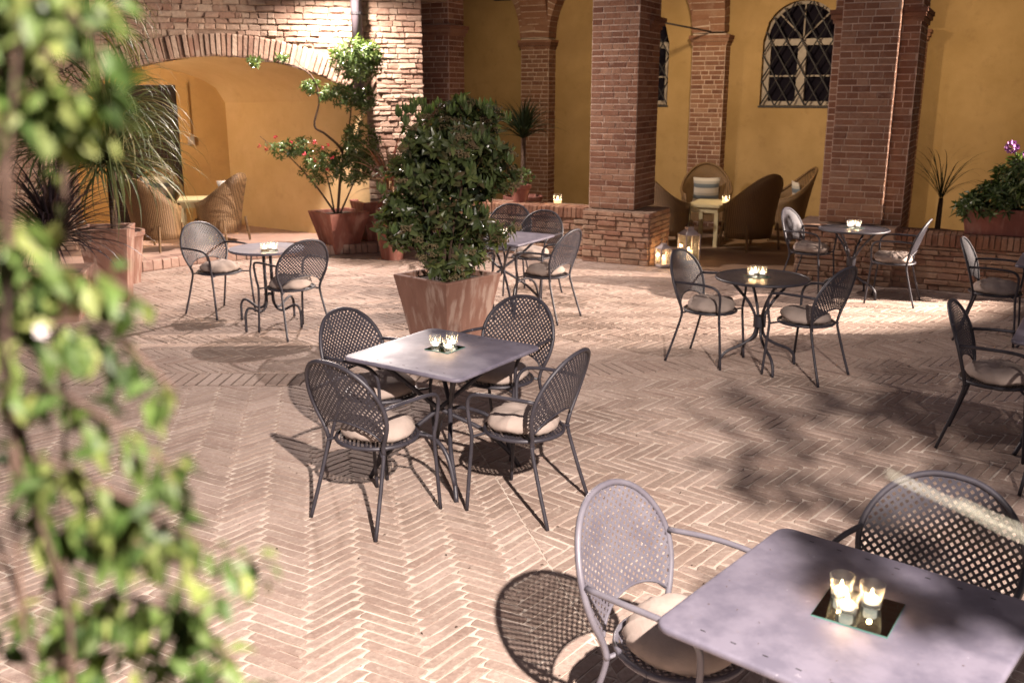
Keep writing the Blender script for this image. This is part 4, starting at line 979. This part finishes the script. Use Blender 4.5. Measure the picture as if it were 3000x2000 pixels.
blades('dark_cordyline', -4.5, 9.25, .78, 260, .95, .036, 'dark purple spiky cordyline in the low left planter', 'leaf_dark', droop=.9, spread=(.1,1.5), seed=14, trunk=.3)
# flower box on the right wall
fb = A(4.85,.17); sqpot(fb[0], fb[1], ARZ, .26, .22, .29, 'long red terracotta flower box on the low wall at the right', 'terra_dark', .66, name='flower_box', L=1.5)
rh = empty('rhododendron', (fb[0], fb[1], .96), ARZ, label='rhododendron with glossy leaves and purple blossoms in the flower box', cat='plant')
cl = [((-.40,0,.10),(.34,.26,.20),.8), ((-.12,0,.32),(.40,.30,.30),1.2), ((.30,0,.30),(.40,.30,.36),1.0), ((-.68,-.05,.0),(.2,.18,.14),.25), ((-.05,0,.5),(.24,.22,.2),.3), ((.6,0,.2),(.3,.3,.3),.5)]
mb, _p = rosettes(cl, 150, 8, .11, .032, .6); mb.build('foliage', M['leaf_rhodo'], rh)['kind'] = 'stuff'
for (x, y, z) in ((-.34,-.15,.66),(-.16,-.2,.60),(-.12,-.15,.72),(.22,-.05,.66)):
    f = MB()
    for q in range(60): d = rv(); leafquad(f, Vector((x,y,z))+d*.04, d, rv(), .038, .034)
    f.build('blossom', M['purple'], rh)
for k in range(7): MB().tube([(-.5+k*.17,0,-.05),(-.5+k*.2,R(-.1,.1),.3)], .008, 5).build('stem', M['bark'], rh)

# ---------------------------------------------------------------- wicker seats
def make_wicker():
    o = empty('wicker_armchair'); rows = []; nn = 30; rim = []
    for i in range(nn+1):
        t = -1.0+2*i/nn; a = t*radians(128); x = .36*sin(a); y = -.30*cos(a)+.03
        top = .60+.43*max(0, cos(a*.72))**2.2; lean = .13*max(0, cos(a*.8)); rows.append([(x*(.88+.12*q/6)*(1 if q < 6 else 1.04), y*(.88+.12*q/6)-lean*(q/6)**1.5, .16+(top-.16)*q/6) for q in range(7)]); rim.append(rows[-1][-1])
    m = MB().grid(rows); ob = m.build('shell', M['wicker'], o, smooth=True); sm = ob.modifiers.new('thick', 'SOLIDIFY'); sm.thickness = .022
    MB().tube(rim, .020, 8).build('rim', M['wicker'], o, smooth=True)
    MB().loft([[(.31*cos(2*pi*k/20)*1, .29*sin(2*pi*k/20)+.03, z) for k in range(20)] for z in (.34,.42)]).build('seat', M['wicker'], o)
    for sx in (-1,1):
        for sy in (-1,1): MB().tube([(sx*.27, sy*.24, .36), (sx*.29, sy*.29-.0, .0)], .018, 8).build('leg', M['wicker'], o)
    MB().box(-.25,.25,.27,.30,.22,.36).build('apron', M['wicker'], o)
    return o
wk0 = make_wicker(); index_kids(wk0)
def pillow(loc, rot, lb, w=.21):
    rows = []
    n_ = 10
    for sgn in (1, -1):
        rs = []
        for i in range(n_+1):
            rs.append([(w*(2*i/n_-1)*(1-.08*sin(pi*k/n_)), sgn*.065*(sin(pi*i/n_)*sin(pi*k/n_))**.5, w*(2*k/n_-1)*(1-.08*sin(pi*i/n_))) for k in range(n_+1)])
        rows.append(rs)
    mb = MB(); mb.grid(rows[0]); mb.grid(rows[1]); o = mb.build('striped_pillow', M['stripe'], None, smooth=True, loc=loc, rot=rot); tag(o, lb, 'pillow', 'striped pillows in the wicker chairs')
WK = [(2.28,14.0,12,.012,'wicker armchair on the left of the gallery table, opening to the right',None),
      (3.08,15.15,-100,.012,'wicker armchair behind the gallery table with an upright striped pillow','blue and white striped pillow in the back wicker armchair of the gallery'),
      (3.42,13.62,118,.012,'wicker armchair seen from behind, right of the gallery table',None),
      (4.18,14.55,178,.012,'wicker armchair farthest right in the gallery, turned left','striped pillow in the right wicker armchair of the gallery'),
      (-5.15,13.9,-75,.14,'wicker armchair under the dark door of the alcove with a striped pillow','striped pillow in the alcove armchair below the dark door'),
      (-4.12,13.45,160,.14,'wicker armchair on the right of the alcove table, its back to the right','pale pillow in the right alcove armchair'),
      (-4.80,12.75,70,.14,'wicker armchair in the alcove seen from behind through the yucca leaves',None)]
for i, (x, y, a, z, lb, pl_) in enumerate(WK):
    c = wk0 if i == 0 else copy_tree(wk0); c.location = (x, y, z); ra = radians(a); c.rotation_euler = (0,0,ra-pi/2); s = 1.04 if z < .1 else .93; c.scale = (s,s,s); tag(c, lb, 'armchair', 'wicker armchairs')
    if pl_: pillow((x-.17*cos(ra), y-.17*sin(ra), z+.67), (radians(-14), 0, ra-pi/2), pl_)
def low_table(x, y, z, rz, w, l, h, lb):
    o = empty('cream_table', (x, y, z), rz, label=lb, cat='table', group='cream wooden side tables')
    MB().box(-w/2,w/2,-l/2,l/2,h-.03,h).build('tabletop', M['cream'], o); MB().box(-w/2+.03,w/2-.03,-l/2+.03,l/2-.03,h-.11,h-.031).build('apron', M['cream'], o)
    for sx in (-1,1):
        for sy in (-1,1): MB().box(sx*(w/2-.045)-.028,sx*(w/2-.045)+.028,sy*(l/2-.045)-.028,sy*(l/2-.045)+.028,0,h-.112).build('leg', M['cream'], o)
low_table(2.93,14.15,.012,radians(-25),.50,.85,.60,'cream painted low table between the wicker armchairs in the gallery')
low_table(-4.50,13.55,.14,radians(15),.45,.60,.60,'cream painted low table between the wicker armchairs in the alcove')
jar(3.15,14.05,.615,'round glass candle bowl glowing on the cream gallery table', 1.5)

# ---------------------------------------------------------------- foreground vine (jasmine)
vine = empty('climbing_vine', (-.372,.60,.8752), 0, label='out of focus climbing vine with green leaves and small white flowers at the left edge', cat='vine')
rn = random.Random(21); vl = []
for q in range(4):
    mb = MB(); leafquad(mb, Vector((0,0,0)), Vector((1,0,-.15)), Vector((0,0,1)), .038, .0145, rn.uniform(.1,.3), rn.uniform(.05,.4)); vl.append(mb.mesh('leaf', M['leaf_vine'], True))
vine.scale = (.6,.6,.6)
stems = []
for k in range(15):
    x0 = rn.uniform(-.16,.10); y0 = rn.uniform(-.1,.1); P = [(x0*.5, y0, -1.459)]; x, y = x0, y0
    for z in (.5,1.0,1.35,1.6,1.85,2.1,2.3,2.5): x += rn.uniform(-.045,.05); y += rn.uniform(-.04,.04); P.append((x, y, z))
    Q = bez(P, 5); stems.append(Q); r0 = rn.choice([.003,.004,.006,.010]); MB().tube(Q, [r0*(1-.5*i/len(Q)) for i in range(len(Q))], 6).build('stem', M['vinebark'], vine, smooth=True)
for k, (x0, z0, x1, z1) in enumerate([(.08,1.95,.235,1.86),(.06,1.80,.26,1.71),(.05,1.62,.30,1.55),(.06,1.98,.20,1.97),(.02,2.22,.16,2.28),(.0,1.52,.30,1.46),(.05,1.88,.25,1.80),(.1,1.68,.31,1.66),(-.05,2.3,.16,2.22),(.0,2.12,.21,2.19),(.02,2.28,.22,2.24),(.0,2.2,.19,2.15),(-.02,2.05,.13,2.03),(.0,2.25,.2,2.29),(.06,1.72,.28,1.66),(.05,1.56,.27,1.6)]):
    Q = bez([(x0, rn.uniform(-.05,.05), z0), ((x0+x1)/2, rn.uniform(-.05,.05), (z0+z1)/2+.03), (x1, rn.uniform(-.05,.05), z1)], 8); stems.append(Q); stems.append(Q)
    MB().tube(Q, .0022, 5).build('stem', M['vinebark'], vine, smooth=True)
lf = []
for k in range(1350):
    Q = stems[rn.randrange(len(stems))] if rn.random() < .72 else stems[15+rn.randrange(len(stems)-15)]
    p = Q[rn.randrange(len(Q))]
    if p.z < 1.35: continue
    dd = Vector((rn.uniform(-1,1), rn.uniform(-1,1), rn.uniform(-2.2,.2))).normalized(); p = p+dd*rn.uniform(.0,.03)
    lf.append((p, dd, rn.uniform(.65,1.3)))
rn.shuffle(lf)
for (p, dd, s) in lf[:300]:
    o = put('leaf', rn.choice(vl), vine, p, dd.to_track_quat('X', 'Z').to_euler(), (s,s,s)); o.rotation_euler[0] += rn.uniform(-1.2,1.2)
mb = MB()
for (p, dd, s) in lf[300:]: leafquad(mb, p, dd, Vector((rn.uniform(-1,1),rn.uniform(-1,1),1)), .040*s, .021*s, .2, .2)
mb.build('foliage', M['leaf_vine'], vine)['kind'] = 'stuff'
for k in range(4):
    Q = stems[15+rn.randrange(len(stems)-15)] if k % 2 else stems[rn.randrange(len(stems))]; p = Q[rn.randrange(len(Q))]
    if p.z < 1.4: p = Vector((p.x, p.y, rn.uniform(1.5,2.2)))
    f = MB()
    for q in range(5): a = 2*pi*q/5; leafquad(f, p+Vector((.03,-.02,0)), Vector((cos(a),-.4,sin(a))), Vector((0,-1,0)), .009, .007)
    f.build('flower', M['white'], vine)

# fallen leaves and grit on the paving
mb = MB()
for k in range(260):
    y = R(3.1,11); x = R(-.55,.55)*y; leafquad(mb, Vector((x,y,.008)), Vector((R(-1,1),R(-1,1),R(0,.2))), Vector((0,0,1)), R(.006,.022), R(.004,.012), .2, .1)
o = mb.build('leaf_litter', M['bark']); tag(o, 'scattered bits of dry leaf on the brick paving', 'leaves', kind='stuff')

# vine overhead at the right, outside the frame: its leaves throw the dappled shade on the right of the court
ov = empty('unseen_overhead_vine', (1.75, 1.25, 2.9), 0, label='unseen leafy vine branch overhead, for the dappled shade, beside the floodlight mast', cat='vine')
for k in range(5):
    Q = bez([(-.25,-2.6,-.6+.1*k),(-.2+.1*k,-1.6,.1),(.0+.12*k,-.6,.1*k-.1),(.1+.2*(k-2),.3,R(-.2,.2)),(.2*(k-2),.9,R(-.4,.0))], 5); MB().tube(Q, .008, 6).build('branch', M['vinebark'], ov)
crown([((.0,.0,0),(.42,.36,.22),.45), ((.5,.3,.0),(.45,.4,.22),.6), ((-.36,-.71,-.02),(.17,.10,.08),.42), ((-.10,-.86,-.02),(.20,.07,.06),.3), ((1.0,.1,.1),(.4,.5,.25),.6), ((.9,-.7,.0),(.4,.3,.2),.5)], 420, .10, .06).build('foliage', M['leaf_vine'], ov)['kind'] = 'stuff'
# lighter metal on the near left armchair paints the strong lamplight on it
_lm = metal_mat('lamplit_lilac_metal', (.10,.092,.112), (.13,.122,.142), .42)
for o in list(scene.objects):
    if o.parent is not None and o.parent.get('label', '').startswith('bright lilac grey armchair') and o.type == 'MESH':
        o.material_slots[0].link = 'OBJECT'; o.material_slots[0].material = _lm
for a_, b_, p_ in WASH: flood(_A(*a_), _A(*b_), 'small black wall washer lamp under the vault %s' % {290: 'of the entrance bay', 240: 'of the right bay', 130: 'of the dark left bay'}[p_], 'wall_washer_lamp')
# dry bits lying on the near table
mb = MB(); _r = random.Random(9)
for k in range(26):
    a, b = _r.uniform(-.38,.38), _r.uniform(-.38,.38); x = .972+a*cos(-.714)-b*sin(-.714); y = 2.42+a*sin(-.714)+b*cos(-.714); t = _r.uniform(0,6)
    leafquad(mb, Vector((x,y,.7515)), Vector((cos(t),sin(t),.05)), Vector((0,0,1)), _r.uniform(.004,.012), _r.uniform(.002,.004), .2, .1)
tag(mb.build('table_crumbs', M['bark']), 'tiny dry seeds and bits lying on the near foreground table', 'debris', kind='stuff')
# thin pale stems added close to the lens to imitate a blurred light streak
cm = mat('pale_streak_stem', (.45,.44,.35), .5)
for P, r_, lb in (([(.257,.606,1.936),(.31,.600,1.912),(.365,.593,1.887),(.60,.58,1.80)], .0004, 'long pale stem added for a blurred light streak before the near right chair'), ([(.306,.601,1.917),(.365,.595,1.893),(.60,.58,1.81)], .0004, 'shorter pale stem added for a blurred light streak beside the long one')):
    tag(MB().tube(bez(P, 6), r_, 6).build('streak_stem', cm), lb, 'stem')
